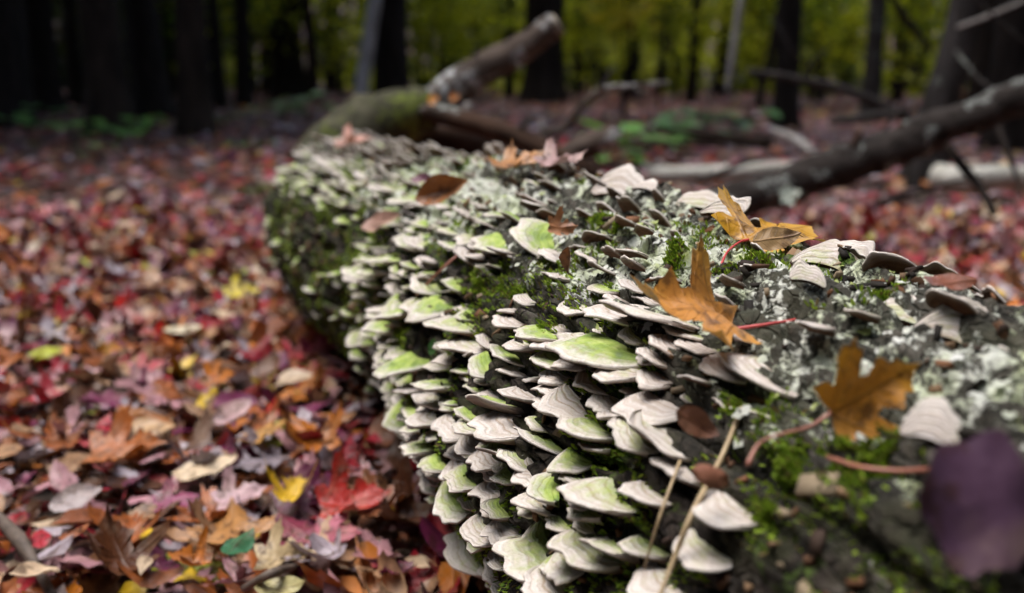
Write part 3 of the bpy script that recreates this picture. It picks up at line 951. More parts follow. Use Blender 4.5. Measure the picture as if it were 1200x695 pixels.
def build_litter():
    Vs, Fs, Cs, n0 = [], [], [], 0
    cand = []
    data = litter(17500, 32000)
    g = np.random.default_rng(9)
    # the 300 that show largest become leaves of their own
    lvl, T, xy, z, s, yaw, tilt, roll, ci, vi = data[0]
    P = np.column_stack([xy, z])
    px, py, dep = project(P + [0, 0, .01])
    ang = .55 / np.hypot(xy[:, 0], xy[:, 1])
    area = (s / dep) ** 2 * np.sin(np.arctan(ang))
    seen = (px > 5) & (px < 1195) & (py > 140) & (py < 690)
    # behind the log nothing shows
    hid = np.zeros(len(px), bool)
    for i in np.where(seen)[0]:
        if 300 < px[i]:
            d = Vector(P[i] + [0, 0, .02] - CAM)
            L = d.length
            h = LOG_BVH.ray_cast(Vector(CAM), d.normalized(), L - .03)
            hid[i] = h[0] is not None
    area = np.where(seen & ~hid, area, 0)
    order = np.argsort(area)[::-1]
    chosen, pts = [], []
    for i in order:
        if len(chosen) >= 285 or area[i] <= 0: break
        if pts and np.min(np.sum((np.array(pts) - [px[i], py[i]]) ** 2 * [1, 4], 1)) < (17 * s[i] / .075 / max(dep[i], 1) * 1.6) ** 2: continue
        chosen.append(i); pts.append([px[i], py[i]])
    used = set()
    chosen_set = np.zeros(len(px), bool); chosen_set[chosen] = True
    for i in chosen:
        V, F, uv = T[vi[i]]
        kind = 'oval' if vi[i] % 2 else 'maple'
        gg = np.random.default_rng(int(i))
        curl_i = gg.uniform(-1.5, 1.5)
        V, F, uv = leaf_shape(kind, 1.0, curl_i, gg.uniform(-.7, 1.1), gg.uniform(-.6, .6), gg, rings=(1, .7, .35), serr=.02)
        W = (V * s[i]) @ rotmat(yaw[i], tilt[i] * .7, roll[i] * .7).T
        c = PC[ci[i]] * g.uniform(.7, 1.25)
        C = np.tile(c, (len(W), 1)) * (1 + .25 * fbm(uv[:, 0] * 4, uv[:, 1] * 4, uv[:, 0] * 0 + i, 2, 3))[:, None]
        o = link('fallen_leaf', mesh_of('fallen_leaf', W, F, C, uv, mat=M['maple' if kind == 'maple' else 'leaf']), None, P[i] + [0, 0, .026])
        look = ('small ' if s[i] < .047 else 'large ' if s[i] > .068 else '') + ('curled ' if abs(curl_i) > 1.0 else '') + PN[ci[i]] + (' lobed' if kind == 'maple' else ' oval') + ' leaf '
        for alt in range(4):
            lab = look + where(px[i], py[i], alt)
            if lab not in used and len(lab.split()) <= 16: break
        used.add(lab)
        tag(o, lab, 'leaf', lab.replace(' leaf ', ' leaves ', 1))
    for (lvl, T, xy, z, s, yaw, tilt, roll, ci, vi) in data:
        Rm = rotmat(yaw, tilt, roll)
        P = np.column_stack([xy, z])
        shade = g.uniform(.6, 1.25, len(s))
        for k, (V, F, uv) in enumerate(T):
            idx = np.where((vi == k) & (~chosen_set if lvl == 0 else True))[0]
            if not len(idx): continue
            W = np.einsum('nij,vj->nvi', Rm[idx], V) * s[idx][:, None, None] + P[idx][:, None]
            m = len(V)
            Vs.append(W.reshape(-1, 3))
            Fs.append((F[None] + (np.arange(len(idx)) * m)[:, None, None]).reshape(-1, 3) + n0)
            Cs.append(np.repeat(PC[ci[idx]] * shade[idx][:, None], m, 0))
            n0 += m * len(idx)
    o = link('leaf_litter', mesh_of('leaf_litter', np.vstack(Vs), np.vstack(Fs), np.vstack(Cs), mat=M['litter']))
    tag(o, 'thick carpet of mixed brown, red and pink fallen leaves covering the ground', 'leaf litter', kind='stuff')
build_litter()

# leaves of the carpet that stand out in the photograph
def ground_leaf(px, py, wpx, colour, label, kind='maple', yaw=0., tilt=.25, curl=.3, cup=.4, seed=0, zoff=.055, edge=None, petiole=False):
    P = at_z(px, py, zoff)
    dep = (P - CAM) @ FWD
    size = wpx / 1200 * dep
    X = np.array([math.cos(yaw), math.sin(yaw), 0.0])
    Nz = np.array([0, -math.sin(tilt), math.cos(tilt)])
    return add_leaf('fallen_leaf', label, 'leaf', P - X * size * .4, X, Nz, size, colour, kind, curl, cup, .1, seed, edge=edge, dens_=2)
GL = [(277, 640, 62, (.035, .14, .06), 'small dark green oval leaf on top of a tan leaf', 'oval', 1.25, .5, .2, .5, .085),
      (272, 618, 86, (.42, .20, .06), 'tan maple leaf lying under the small dark green oval leaf', 'maple', 1.8, .5, .3, .2, .06),
      (344, 580, 58, (.62, .40, .02), 'yellow folded leaf shaped like a V in the near leaf carpet', 'maple', 1.5, .5, .5, 1.2, .07),
      (412, 592, 84, (.42, .02, .012), 'bright red leaf beside the log, curling up at one side', 'maple', .3, .6, .4, .7, .065),
      (392, 626, 64, (.42, .10, .15), 'pinkish crimson leaf below the bright red leaf near the log', 'maple', -.3, .5, .3, .4, .06),
      (352, 625, 74, (.20, .03, .06), 'dark wine red leaf left of the pinkish crimson leaf', 'maple', 2.4, .4, .3, .3, .055),
      (233, 551, 78, (.66, .52, .34), 'long cream leaf lying slantwise in the near leaf carpet', 'oval', .45, .4, .3, .5, .065),
      (83, 590, 66, (.40, .34, .33), 'large pale grey leaf standing tilted near the left edge', 'oval', .9, .9, .3, .2, .06),
      (284, 346, 42, (.62, .50, .02), 'bright yellow leaf in the middle of the far leaf carpet', 'maple', .5, .5, .3, .4, .05),
      (52, 414, 46, (.42, .46, .03), 'lime green leaf near the left edge of the leaf carpet', 'oval', .1, .5, .3, .3, .05),
      (122, 412, 38, (.62, .27, .02), 'bright orange oval leaf right of the lime green leaf', 'oval', .1, .5, .2, .3, .05),
      (210, 386, 46, (.66, .58, .40), 'pale cream oval leaf between the orange and the yellow leaf', 'oval', .1, .4, .2, .3, .05),
      (243, 474, 40, (.62, .42, .02), 'small yellow leaf above the long cream leaf', 'maple', -.4, .5, .3, .5, .06),
      (163, 480, 74, (.34, .12, .02), 'long rust orange leaf curled like a roof near the left middle', 'oval', -.2, .4, -.5, -1.2, .075),
      (168, 506, 66, (.50, .32, .16), 'narrow tan leaf just below the long rust orange leaf', 'oval', .08, .4, .2, .5, .06),
      (308, 512, 56, (.50, .26, .06), 'light orange leaf standing on edge beside a purple leaf', 'maple', -1.1, .7, .4, .4, .07),
      (290, 522, 34, (.17, .05, .09), 'small purple leaf left of the light orange leaf', 'oval', 1.3, .6, .3, .4, .06),
      (270, 490, 62, (.46, .30, .30), 'dusty pink leaf rolled upward above the purple leaf', 'oval', 1.1, .7, .4, 1.0, .07),
      (280, 585, 60, (.50, .32, .34), 'pale pink maple leaf above the tan maple leaf', 'maple', .5, .5, .3, .4, .06),
      (205, 590, 52, (.24, .03, .10), 'magenta leaf half covered left of the tan maple leaf', 'maple', .4, .4, .3, .4, .055),
      (145, 532, 90, (.38, .11, .02), 'broad rust orange leaf lying flat left of the cream leaf', 'maple', .1, .4, .3, .4, .06),
      (388, 490, 50, (.40, .16, .03), 'orange brown oval leaf at the shaded foot of the log', 'oval', .1, .4, .2, .3, .055),
      (172, 432, 42, (.48, .07, .09), 'rose red leaf in the middle of the leaf carpet', 'maple', .4, .5, .3, .4, .05),
      (330, 655, 66, (.50, .38, .20), 'straw coloured leaf lying flat along the bottom near the log', 'maple', .2, .4, .2, .3, .055),
      (322, 688, 60, (.42, .38, .16), 'pale olive leaf cut off by the bottom edge', 'oval', .1, .4, .2, .3, .06)]
for k, (px, py, w, c, lab, kind, yaw, tilt, curl, cup, zo) in enumerate(GL):
    ground_leaf(px, py, w, c, lab, kind, yaw, tilt * .6, curl, cup, 200 + k, zo)

def stick(name, label, category, pts, radii, mat, nseg=10, rough=.15, freq=20, group=None, seed=0, n=None):
    pts = np.array(pts, float)
    base = pts[0].copy()
    V, F, uv = tube(pts - base, radii, nseg, n, rough, freq, seed)
    o = link(name, mesh_of(name, V, F, mat=M[mat]), None, base)
    return tag(o, label, category, group)
stick('fallen_twig', 'dark crooked twig lying in the bottom left corner', 'twig', [at_z(-8, 600, .05), at_z(22, 632, .07), at_z(40, 660, .06), at_z(62, 700, .04)], [.006, .008, .006, .005], 'twig')
stick('fallen_twig', 'thin brown twig among the leaves at the bottom edge beside the log', 'twig', [at_z(285, 690, .05), at_z(318, 672, .075), at_z(345, 664, .06)], [.004, .005, .003], 'twig')

# ------------------------------------------------------------------ leaves and bits lying on the log
def on_log(px, py, lift=0.0):
    h = hit_log(px, py)
    if h is None: return at_y(px, py, .9)
    P, th = h
    return P + log_normal(P[1], th) * lift

def near_cam(px, py, ref, toward=0.0):
    """point on the sight line at the depth of ref (minus toward)"""
    dep = (ref - CAM) @ FWD - toward
    return CAM + ray(px, py) * dep

def hero_leaves():
    # A: orange-brown maple leaf, stalk to the right, one side curled up
    J = near_cam(858, 386, on_log(858, 392), .010)
    tip = near_cam(738, 360, J, .018)
    def warpA(V, uv, s):
        V = V.copy(); v, u = uv[:, 1], uv[:, 0]
        k = np.clip(-v - .13, 0, 1)                     # far side lobes stand up
        V[:, 1] = np.where(v < -.13, s * (-.13 - .55 * k), V[:, 1])
        V[:, 2] += s * .58 * k
        V[:, 0] -= s * .35 * k ** 2
        k2 = np.clip(v - .22, 0, 1)
        V[:, 2] -= s * .4 * k2
        V[:, 2] += s * .05 * np.sin(u * 7 + v * 5)
        return V
    add_leaf('maple_leaf', 'orange brown curled maple leaf with a long red stalk, lying on the log', 'leaf', J, tip - J, np.array([-.05, -.16, 1.0]), .078, (.50, .22, .045), 'maple',
             .35, .15, .0, 1, [J, near_cam(905, 379, J, .004), near_cam(940, 372, J, -.004), near_cam(965, 357, J, -.02), near_cam(975, 345, J, -.03)], warp=warpA, edge=(.74, .40, .06))
    # B: yellow maple leaf, arching edge-on at the crest
    J = near_cam(877, 281, on_log(877, 290), .004)
    def warpB(V, uv, s):
        V = V.copy(); v, u = uv[:, 1], uv[:, 0]
        V[:, 2] += s * .75 * np.clip(v - .1, 0, 1) ** 1.1 + s * .12 * np.clip(-v, 0, 1) - s * .10 * np.clip(u, 0, 1) ** 2
        V[:, 2] += s * .05 * np.sin(u * 8 + v * 6)
        return V
    add_leaf('maple_leaf', 'yellow maple leaf with pointed lobes and red stalk on the crest of the log', 'leaf', J, np.array([.75, .62, .20]), np.array([-.12, -.22, .95]), .086, (.48, .24, .02), 'maple',
             -.35, .10, .0, 2, [J, near_cam(866, 284, J, .006), near_cam(852, 296, J, .02), near_cam(843, 316, J, .035)], warp=warpB, edge=(.60, .34, .015))
    # C: blurred orange leaf with upright lobes
    J = near_cam(974, 484, on_log(974, 490), .032)
    tip = near_cam(1078, 430, J, 0.0)
    def warpC(V, uv, s):
        V = V.copy(); v, u = uv[:, 1], uv[:, 0]
        V[:, 2] += s * 1.0 * np.clip(v, 0, 1)
        V[:, 1] -= s * .35 * np.clip(v, 0, 1)
        return V
    add_leaf('maple_leaf', 'blurred orange maple leaf with upright lobes in the right foreground of the log', 'leaf', J, tip - J, np.array([-.1, -.75, .6]), .050, (.62, .26, .03), 'maple',
             .3, .2, .0, 3, [J, near_cam(948, 500, J, .004), near_cam(905, 512, J, .01), near_cam(888, 522, J, .01), near_cam(876, 545, J, .015)], 'petiole_old', warp=warpC, edge=(.72, .36, .03))
    # dark purple leaf in the right foreground
    J = near_cam(1215, 600, on_log(1150, 610), .03)
    add_leaf('maple_leaf', 'dark purple leaf, very blurred, cut off by the right edge', 'leaf', J, np.array([-.9, .1, .1]), np.array([-.1, -.88, .45]), .050, (.085, .042, .075), 'oval',
             .3, .3, 0, 4, warp=lambda V, uv, s: V * [1, 2.0 + .25 * np.sin(uv[:, :1] * 9)[0, 0], 1] + np.column_stack([uv[:, 0] * 0, s * .05 * np.sin(uv[:, 0] * 14), s * .06 * np.sin(uv[:, 0] * 7)]), plain=True)
    def small(px, py, w, c, lab, kind='oval', X=(1, 0, .1), N=(-.1, -.5, .8), curl=.4, cup=.5, seed=0, lift=.008, cat='leaf', name='dry_leaf'):
        P = on_log(px, py, lift + .004)
        P = P + unit(CAM - P) * lift
        dep = (P - CAM) @ FWD
        size = w / 1200 * dep
        X = unit(np.array(X, float))
        add_leaf(name, lab, cat, P - X * size * .45, X, N, size, c, kind, curl, cup, .2, seed)
    small(533, 248, 72, (.26, .095, .025), 'rust brown dry leaf standing on edge among the brackets at mid log', 'oval', (.9, .15, .12), (-.1, -.85, .5), .9, .9, 5, .020)
    small(465, 278, 54, (.42, .25, .19), 'pinkish tan leaf beside the rust brown dry leaf on the log', 'oval', (.9, -.1, .1), (-.2, -.5, .8), .6, .8, 6, .020)
    small(682, 322, 42, (.26, .10, .04), 'small rolled brown leaf scrap stuck upright between two brackets', 'oval', (.1, .5, -.7), (-.5, -.8, .3), .4, 2.0, 7, .014)
    small(668, 286, 36, (.36, .16, .07), 'crumpled orange brown leaf scrap behind the dark brackets', 'maple', (.8, .2, -.2), (-.1, -.7, .6), .8, .8, 8, .012)
    small(834, 515, 66, (.20, .085, .05), 'brown leathery leaf scrap behind the straw stalk', 'oval', (.6, .3, -.5), (-.3, -.7, .6), .5, .6, 9, .014)
    small(865, 574, 64, (.24, .10, .06), 'round brown domed leaf right of the straw stalk', 'oval', (.8, .1, -.1), (-.1, -.6, .7), -.9, -1.0, 10, .014)
    small(505, 228, 30, (.16, .06, .09), 'small purple leaf on the pale crest of the log', 'oval', (.9, .2, 0), (-.1, -.5, .8), .3, .5, 11, .018)
    small(528, 412, 22, (.045, .14, .035), 'tiny green leaf stuck to a white bracket', 'oval', (.3, .2, .8), (-.6, -.7, .5), .3, .3, 12, .014)
    small(612, 206, 66, (.40, .17, .04), 'orange brown leaf on the far crest of the log', 'maple', (.95, .1, .06), (-.05, -.12, 1), .5, .5, 13, .010)
    small(660, 205, 60, (.42, .26, .25), 'dusty pink leaf on the far crest of the log', 'maple', (.9, .2, .04), (-.05, -.14, 1), .5, .6, 14, .010)
    small(418, 178, 44, (.50, .22, .16), 'salmon leaf on the far end of the log', 'maple', (.9, .2, 0), (0, -.15, 1), .4, .5, 15, .010)
    small(1105, 356, 70, (.22, .08, .045), 'dark rust leaf tucked behind the right shoulder of the log', 'oval', (.9, .2, -.25), (.1, -.3, 1), .5, .6, 16, .006)
    small(905, 300, 60, (.34, .22, .10), 'faded tan underside of a leaf below the yellow maple leaf', 'oval', (.9, .2, .05), (-.1, -.7, .6), .4, .7, 17, .008)
    # straw stalks, needle, loose stalk
    def stalk(name, lab, px, r, mat, lift=.02, cat='stalk'):
        pts = [near_cam(x, y, on_log(x, min(y, 690)), t) for x, y, t in px]
        stick(name, lab, cat, pts, [r * 1.1, r, r * .8], mat, 8, 0)
    stalk('straw_stalk', 'long straw coloured stalk slanting across the brackets in the foreground', [(870, 478, .01), (846, 535, .022), (812, 600, .04), (790, 655, .052), (768, 712, .06)], .0016, 'straw')
    stalk('straw_stalk', 'short brown stalk left of the long straw stalk', [(797, 540, .01), (775, 600, .03), (755, 665, .04)], .0009, 'straw')
    stalk('pine_needle', 'rusty pine needle hanging across the brackets at mid log', [(545, 292, .03), (515, 318, .045), (488, 346, .05)], .0014, 'petiole_old', cat='needle')
    stalk('loose_leaf_stalk', 'faded pink leaf stalk lying on green moss at the right', [(970, 536, .004), (1010, 548, .008), (1060, 552, .01), (1125, 547, .012)], .0013, 'petiole_old')
hero_leaves()

# ------------------------------------------------------------------ dead wood behind
def limb_mesh(pts, radii, nseg=16, n=40, rough=.2, freq=10, seed=0, squash=1.0):
    return tube(pts, radii, nseg, n, rough, freq, seed, squash)

def dead_tree():
    Y0 = 3.1
    base = at_y(440, 165, Y0); base[2] = 0
    t = thing('broken_dead_tree', 'broken mossy dead tree behind the log with one thick limb rising to the right', 'dead tree', base)
    def part(name, pix, radii, mat, seed, nseg=18, n=44, rough=.18, squash=1.0, freq=9):
        pts = np.array([at_y(x, y, Y) for x, y, Y in pix]) - base
        V, F, uv = tube(pts, radii, nseg, n, rough, freq, seed, squash)
        return link(name, mesh_of(name, V, F, mat=M[mat]), t)
    part('trunk', [(352, 196, 2.95), (388, 172, 3.0), (430, 150, 3.1), (470, 136, 3.15), (500, 130, 3.2)], [.05, .085, .095, .09, .075], 'mossy', 1, rough=.4)
    part('limb', [(500, 128, 3.2), (530, 104, 3.2), (570, 80, 3.2), (615, 55, 3.2), (652, 29, 3.2)], [.046, .052, .050, .046, .040], 'limb', 2, rough=.28, freq=14)
    part('cut_end', [(648, 32, 3.199), (655, 27, 3.199)], [.039, .030], 'cut', 12, n=4, rough=.08)
    part('split_limb', [(488, 128, 3.15), (540, 140, 3.1), (600, 158, 3.05), (650, 180, 3.0), (700, 205, 2.98)], [.05, .055, .05, .05, .04], 'dead_wood', 3, squash=.6)
    part('lower_limb', [(470, 158, 3.3), (540, 170, 3.25), (610, 178, 3.2), (660, 182, 3.2)], [.06, .05, .045, .04], 'dead_wood', 4)
    part('thin_branch', [(630, 160, 3.1), (662, 148, 3.1), (684, 122, 3.1), (706, 105, 3.12), (745, 101, 3.15), (782, 97, 3.2)], [.014, .013, .012, .011, .009, .006], 'limb', 5, 10, 40, .1)
    part('stub', [(640, 190, 3.0), (668, 180, 3.0), (700, 166, 3.0), (722, 160, 3.0)], [.035, .034, .034, .028], 'limb', 6)
    for q in ([(560, 84, 3.2), (556, 66, 3.18), (560, 52, 3.15)], [(600, 66, 3.2), (612, 82, 3.1)], [(700, 106, 3.12), (712, 92, 3.1), (716, 80, 3.1)], [(684, 122, 3.1), (672, 112, 3.1)],
              [(600, 160, 3.05), (622, 140, 3.0), (640, 134, 3.0)], [(742, 101, 3.15), (752, 110, 3.1), (764, 112, 3.1)]):
        part('twig', q, [.008, .006, .002], 'trunk_grey', 9, 7, 10, .1)
    part('spur', [(548, 135, 3.1), (549, 120, 3.1)], [.016, .010], 'pale', 7, 8, 6)
    part('spur', [(636, 152, 3.1), (634, 140, 3.1)], [.012, .006], 'pale', 8, 8, 6)
dead_tree()
# small orange leaves caught in its fork
for k, (px, py, w, c, lab) in enumerate([(503, 118, 13, (.7, .26, .02), 'tiny bright orange leaf in the fork of the dead tree'),
                                         (528, 115, 12, (.6, .2, .02), 'second tiny orange leaf on the thick dead limb'),
                                         (656, 176, 26, (.5, .05, .08), 'red leaf perched on the short stub of the dead tree'),
                                         (916, 230, 24, (.42, .50, .42), 'small pale green leaf stuck on the dark leaning trunk')]):
    P = at_y(px, py, 3.02 if k < 3 else 2.93)
    s = w / 1200 * 3.0
    add_leaf('caught_leaf', lab, 'leaf', P, np.array([.9, 0, .2]), np.array([0, -.85, .5]), s, c, 'maple', .3, .3, 0, 300 + k, dens_=1)

def leaning_trunk():
    pix = [(690, 300, 2.95), (780, 274, 3.0), (850, 243, 3.03), (930, 215, 3.06), (1000, 190, 3.1), (1070, 163, 3.15), (1140, 136, 3.2), (1215, 106, 3.25), (1330, 60, 3.35), (1500, 0, 3.5)]
    pts = np.array([at_y(*q) for q in pix])
    base = pts[0].copy(); base[2] = 0
    t = thing('leaning_dead_trunk', 'dark leaning dead trunk with grey lichened bark at the right', 'dead tree', base)
    V, F, uv = tube(pts - base, [.05, .054, .056, .058, .057, .055, .053, .051, .05, .045], 24, 130, .42, 14, 4)
    link('trunk', mesh_of('trunk', V, F, mat=M['dead_grey']), t)
    for k, (x, y, Y, dx, dz) in enumerate([(1000, 172, 3.08, .02, .05), (1130, 122, 3.2, -.01, .05), (1045, 160, 3.12, .03, .04)]):
        P = at_y(x, y, Y)
        V, F, uv = tube(np.array([P, P + [dx, 0, dz]]) - base, [.012, .006], 8, 6)
        link('knot_stub', mesh_of('knot_stub', V, F, mat=M['dead_wood']), t)
leaning_trunk()

stick('birch_log', 'white birch log lying on the ground behind the leaning trunk', 'log', [at_y(760, 203, 4.6), at_y(800, 204, 4.6), at_y(860, 202, 4.65), at_y(935, 196, 4.75)], [.032, .036, .038, .03], 'birch', 14, .12, 8, n=30)
stick('pale_branch', 'pale fallen branch slanting down behind the birch log', 'branch', [at_y(905, 152, 6.0), at_y(935, 165, 5.7), at_y(965, 192, 5.4)], [.018, .024, .022], 'pale', 12, .15, 8, n=20)
stick('birch_log', 'short white birch billet with its end showing under the leaning trunk', 'log', [at_y(1098, 205, 4.4), at_y(1130, 212, 4.3), at_y(1175, 208, 4.5), at_y(1230, 212, 4.6)], [.055, .06, .055, .05], 'birch', 16, .15, 8, n=24)
stick('dead_branch', 'bare dark branch sticking out leftward in front of the thin trunks', 'branch', [at_y(876, 83, 5.0), at_y(930, 92, 5.0), at_y(985, 104, 5.05), at_y(1030, 122, 5.1), at_y(1066, 140, 5.15)], [.016, .02, .022, .024, .026], 'trunk_grey', 10, .15, 8, n=30)
stick('dead_branch', 'short grey broken branch just above the leaning trunk', 'branch', [at_y(972, 142, 4.8), at_y(1010, 138, 4.8), at_y(1062, 132, 5.0)], [.018, .024, .02], 'trunk_grey', 10, .2, 8, n=20)
stick('dead_branch', 'thin bare branch slanting down from the top edge beside the grey trunk', 'branch', [at_y(1030, -30, 5.3), at_y(1060, 20, 5.3), at_y(1090, 58, 5.3)], [.016, .018, .014], 'trunk', 8, .1, 8, n=20)
stick('dead_branch', 'pale thin twig reaching toward the upper right corner', 'branch', [at_y(1122, 32, 5.0), at_y(1160, 18, 4.9), at_y(1215, -6, 4.8)], [.008, .009, .006], 'pale', 8, .1, 8, n=16)
stick('dead_branch', 'thin dark twig hanging in the upper right corner', 'branch', [at_y(1130, -20, 4.6), at_y(1165, 20, 4.6), at_y(1210, 55, 4.6)], [.007, .007, .005], 'trunk_grey', 8, .1, 8, n=16)
stick('dead_branch', 'dark prop branch standing under the leaning trunk', 'branch', [at_y(1105, 165, 3.3), at_y(1128, 195, 3.2), at_y(1150, 222, 3.1), at_y(1165, 250, 3.0)], [.018, .016, .014, .012], 'trunk', 8, .15, 8, n=20)
stick('fallen_branch', 'low dark branch on the ground left of the birch log', 'branch', [at_y(770, 150, 8.0), at_y(830, 160, 7.6), at_y(900, 168, 7.0)], [.04, .05, .04], 'trunk_brown', 10, .2, 5, n=20)

TW = [([(905, 20, 6.0), (930, 60, 6.0), (962, 95, 6.1)], .008, 'trunk_grey', 'thin dark twig crossing the trunk above the bare dark branch'),
      ([(940, 94, 5.0), (950, 74, 4.95), (968, 58, 4.9)], .007, 'trunk_grey', 'small forked twig standing up from the bare dark branch'),
      ([(1056, 128, 4.6), (1030, 160, 4.4), (1012, 182, 4.2)], .011, 'trunk', 'dark broken stick leaning on the leaning trunk from behind'),
      ([(1010, 250, 3.6), (1070, 226, 3.7), (1150, 206, 3.9)], .012, 'trunk', 'dark stick lying on the floor under the leaning trunk'),
      ([(820, 214, 4.2), (880, 188, 4.5), (960, 176, 4.8)], .014, 'trunk_brown', 'brown stick lying across the white birch log'),
      ([(690, 178, 4.4), (760, 168, 4.6), (850, 172, 4.9)], .013, 'trunk_brown', 'dark brown stick lying above the leafy green plant'),
      ([(560, 196, 3.6), (590, 168, 3.5), (606, 150, 3.4)], .009, 'dead_wood', 'short splintered stick propped under the split limb'),
      ([(1120, 60, 4.8), (1150, 95, 4.6), (1190, 118, 4.4)], .010, 'trunk_grey', 'bare twig above the right end of the leaning trunk'),
      ([(1170, 150, 4.0), (1185, 190, 3.8), (1200, 235, 3.6)], .012, 'trunk', 'dark upright stick at the right edge below the leaning trunk'),
      ([(800, 128, 9.0), (850, 140, 8.6), (905, 136, 8.4)], .03, 'trunk_brown', 'fallen dark branch on the far floor below the pale snag')]
for k, (q, r, mt, lab) in enumerate(TW):
    stick('dead_branch', lab, 'branch', [at_y(*p) for p in q], [r, r * .9, r * .4], mt, 8, .2, 12, seed=40 + k, n=24)

# ------------------------------------------------------------------ trees
def leaf_cloud(g, centre, rad, n, size, c1, c2, flat=.6, clumps=40):
    """leaf-sized folded faces gathered in clumps inside an ellipsoid"""
    cc = unit(g.normal(0, 1, (clumps, 3))) * (g.random((clumps, 1)) ** .5)
    which = g.integers(0, clumps, n)
    P = cc[which] + g.normal(0, .20, (n, 3))
    P = P * np.asarray(rad) + np.asarray(centre)
    X = unit(g.normal(0, 1, (n, 3)) * [1, 1, .5])
    N = unit(np.cross(X, g.normal(0, 1, (n, 3))) + [0, 0, flat])
    N = unit(N - np.sum(N * X, 1, keepdims=True) * X)
    S = np.cross(N, X)
    s = size * np.exp(g.normal(0, .25, n))[:, None]
    V = np.stack([P, P + X * s * .45 + S * s * .32 + N * s * .08, P + X * s, P + X * s * .45 - S * s * .32 + N * s * .08], 1).reshape(-1, 3)
    F = np.arange(4 * n).reshape(n, 4)
    h = np.clip(g.normal(.5, .45, clumps), 0, 1)[which][:, None] * .75 + g.random((n, 1)) * .25
    C = np.repeat(np.asarray(c1) * (1 - h) + np.asarray(c2) * h, 4, 0)
    return V, F, C

TREES = [  # px at the base, depth, trunk width px, lean px over the frame, height, material, crown density, label
    (18, 11.0, 46, 4, 13, 'trunk', 'thick dark trunk at the left edge of the photo'),
    (62, 14.0, 34, 0, 14, 'trunk', 'dim trunk just right of the left edge trunk, half lost in shadow'),
    (134, 10.0, 44, -4, 13, 'trunk_brown', 'broad brown trunk with green plants at its foot, left part of the wood'),
    (186, 13.0, 38, -8, 15, 'trunk', 'black trunk between the two brown trunks on the left'),
    (232, 9.8, 36, 2, 13, 'trunk_brown', 'brown trunk at the edge of the leaf carpet, second brown one from left'),
    (291, 16.0, 18, 2, 14, 'trunk', 'slim dark trunk between the brown trunk and the thick far trunk'),
    (344, 19.0, 38, -2, 16, 'trunk', 'thick dark far trunk left of the pale slender sapling'),
    (395, 22.0, 20, 3, 16, 'trunk', 'far slim trunk right behind the mossy dead trunk'),
    (461, 14.5, 38, 2, 15, 'trunk', 'thick black trunk directly right of the pale slender sapling'),
    (636, 17.0, 46, 2, 17, 'trunk', 'thick dark trunk behind the upper end of the dead limb'),
    (675, 21.0, 14, 2, 14, 'trunk', 'slim far trunk right of the thick trunk behind the limb'),
    (738, 18.5, 15, 3, 14, 'trunk', 'slim dark trunk standing above the end of the thin dead branch'),
    (806, 16.5, 12, 5, 13, 'trunk', 'thin dark trunk left of the pale hanging snag'),
    (842, 20.0, 22, 8, 14, 'trunk', 'dim trunk behind the pale hanging snag'),
    (917, 10.2, 27, -2, 13, 'trunk', 'dark straight trunk behind the bare branch on the right'),
    (985, 21.0, 16, 0, 14, 'trunk', 'faint slim trunk between the two dark right hand trunks'),
    (1014, 13.0, 20, 1, 13, 'trunk_grey', 'greyish trunk left of the near grey trunk'),
    (1080, 5.3, 38, 36, 12, 'trunk_grey', 'near grey trunk just behind the leaning dead trunk'),
    (1178, 9.0, 46, -4, 13, 'trunk', 'dark trunk near the right edge of the photo'),
    (96, 16.0, 16, 2, 13, 'trunk', 'slim black trunk left of the broad brown trunk'),
    (264, 15.0, 13, -3, 12, 'trunk', 'slim trunk just right of the second brown trunk'),
    (316, 22.0, 11, 2, 13, 'trunk', 'very thin trunk just left of the thick far trunk'),
    (372, 18.0, 13, -4, 12, 'trunk_brown', 'thin trunk just right of the thick far trunk'),
    (520, 20.0, 15, 5, 13, 'trunk', 'thin dark trunk rising behind the fork of the dead tree'),
    (563, 24.0, 14, -3, 13, 'trunk', 'thin dark trunk rising behind the middle of the dead limb'),
    (597, 19.0, 10, 2, 12, 'trunk', 'very thin trunk just left of the thick trunk behind the limb'),
    (704, 23.0, 12, -4, 13, 'trunk', 'thin trunk above the bend of the thin dead branch'),
    (771, 22.0, 15, 4, 13, 'trunk_brown', 'slim brown trunk second left of the pale hanging snag'),
    (884, 15.0, 9, 22, 12, 'trunk', 'thin leaning trunk right of the pale hanging snag'),
    (948, 18.0, 13, 3, 12, 'trunk', 'slim trunk just right of the dark straight trunk'),
    (1044, 17.0, 14, -3, 13, 'trunk', 'slim trunk right of the greyish trunk'),
    (1136, 13.0, 22, 6, 13, 'trunk', 'dark trunk between the near grey trunk and the right edge'),
]
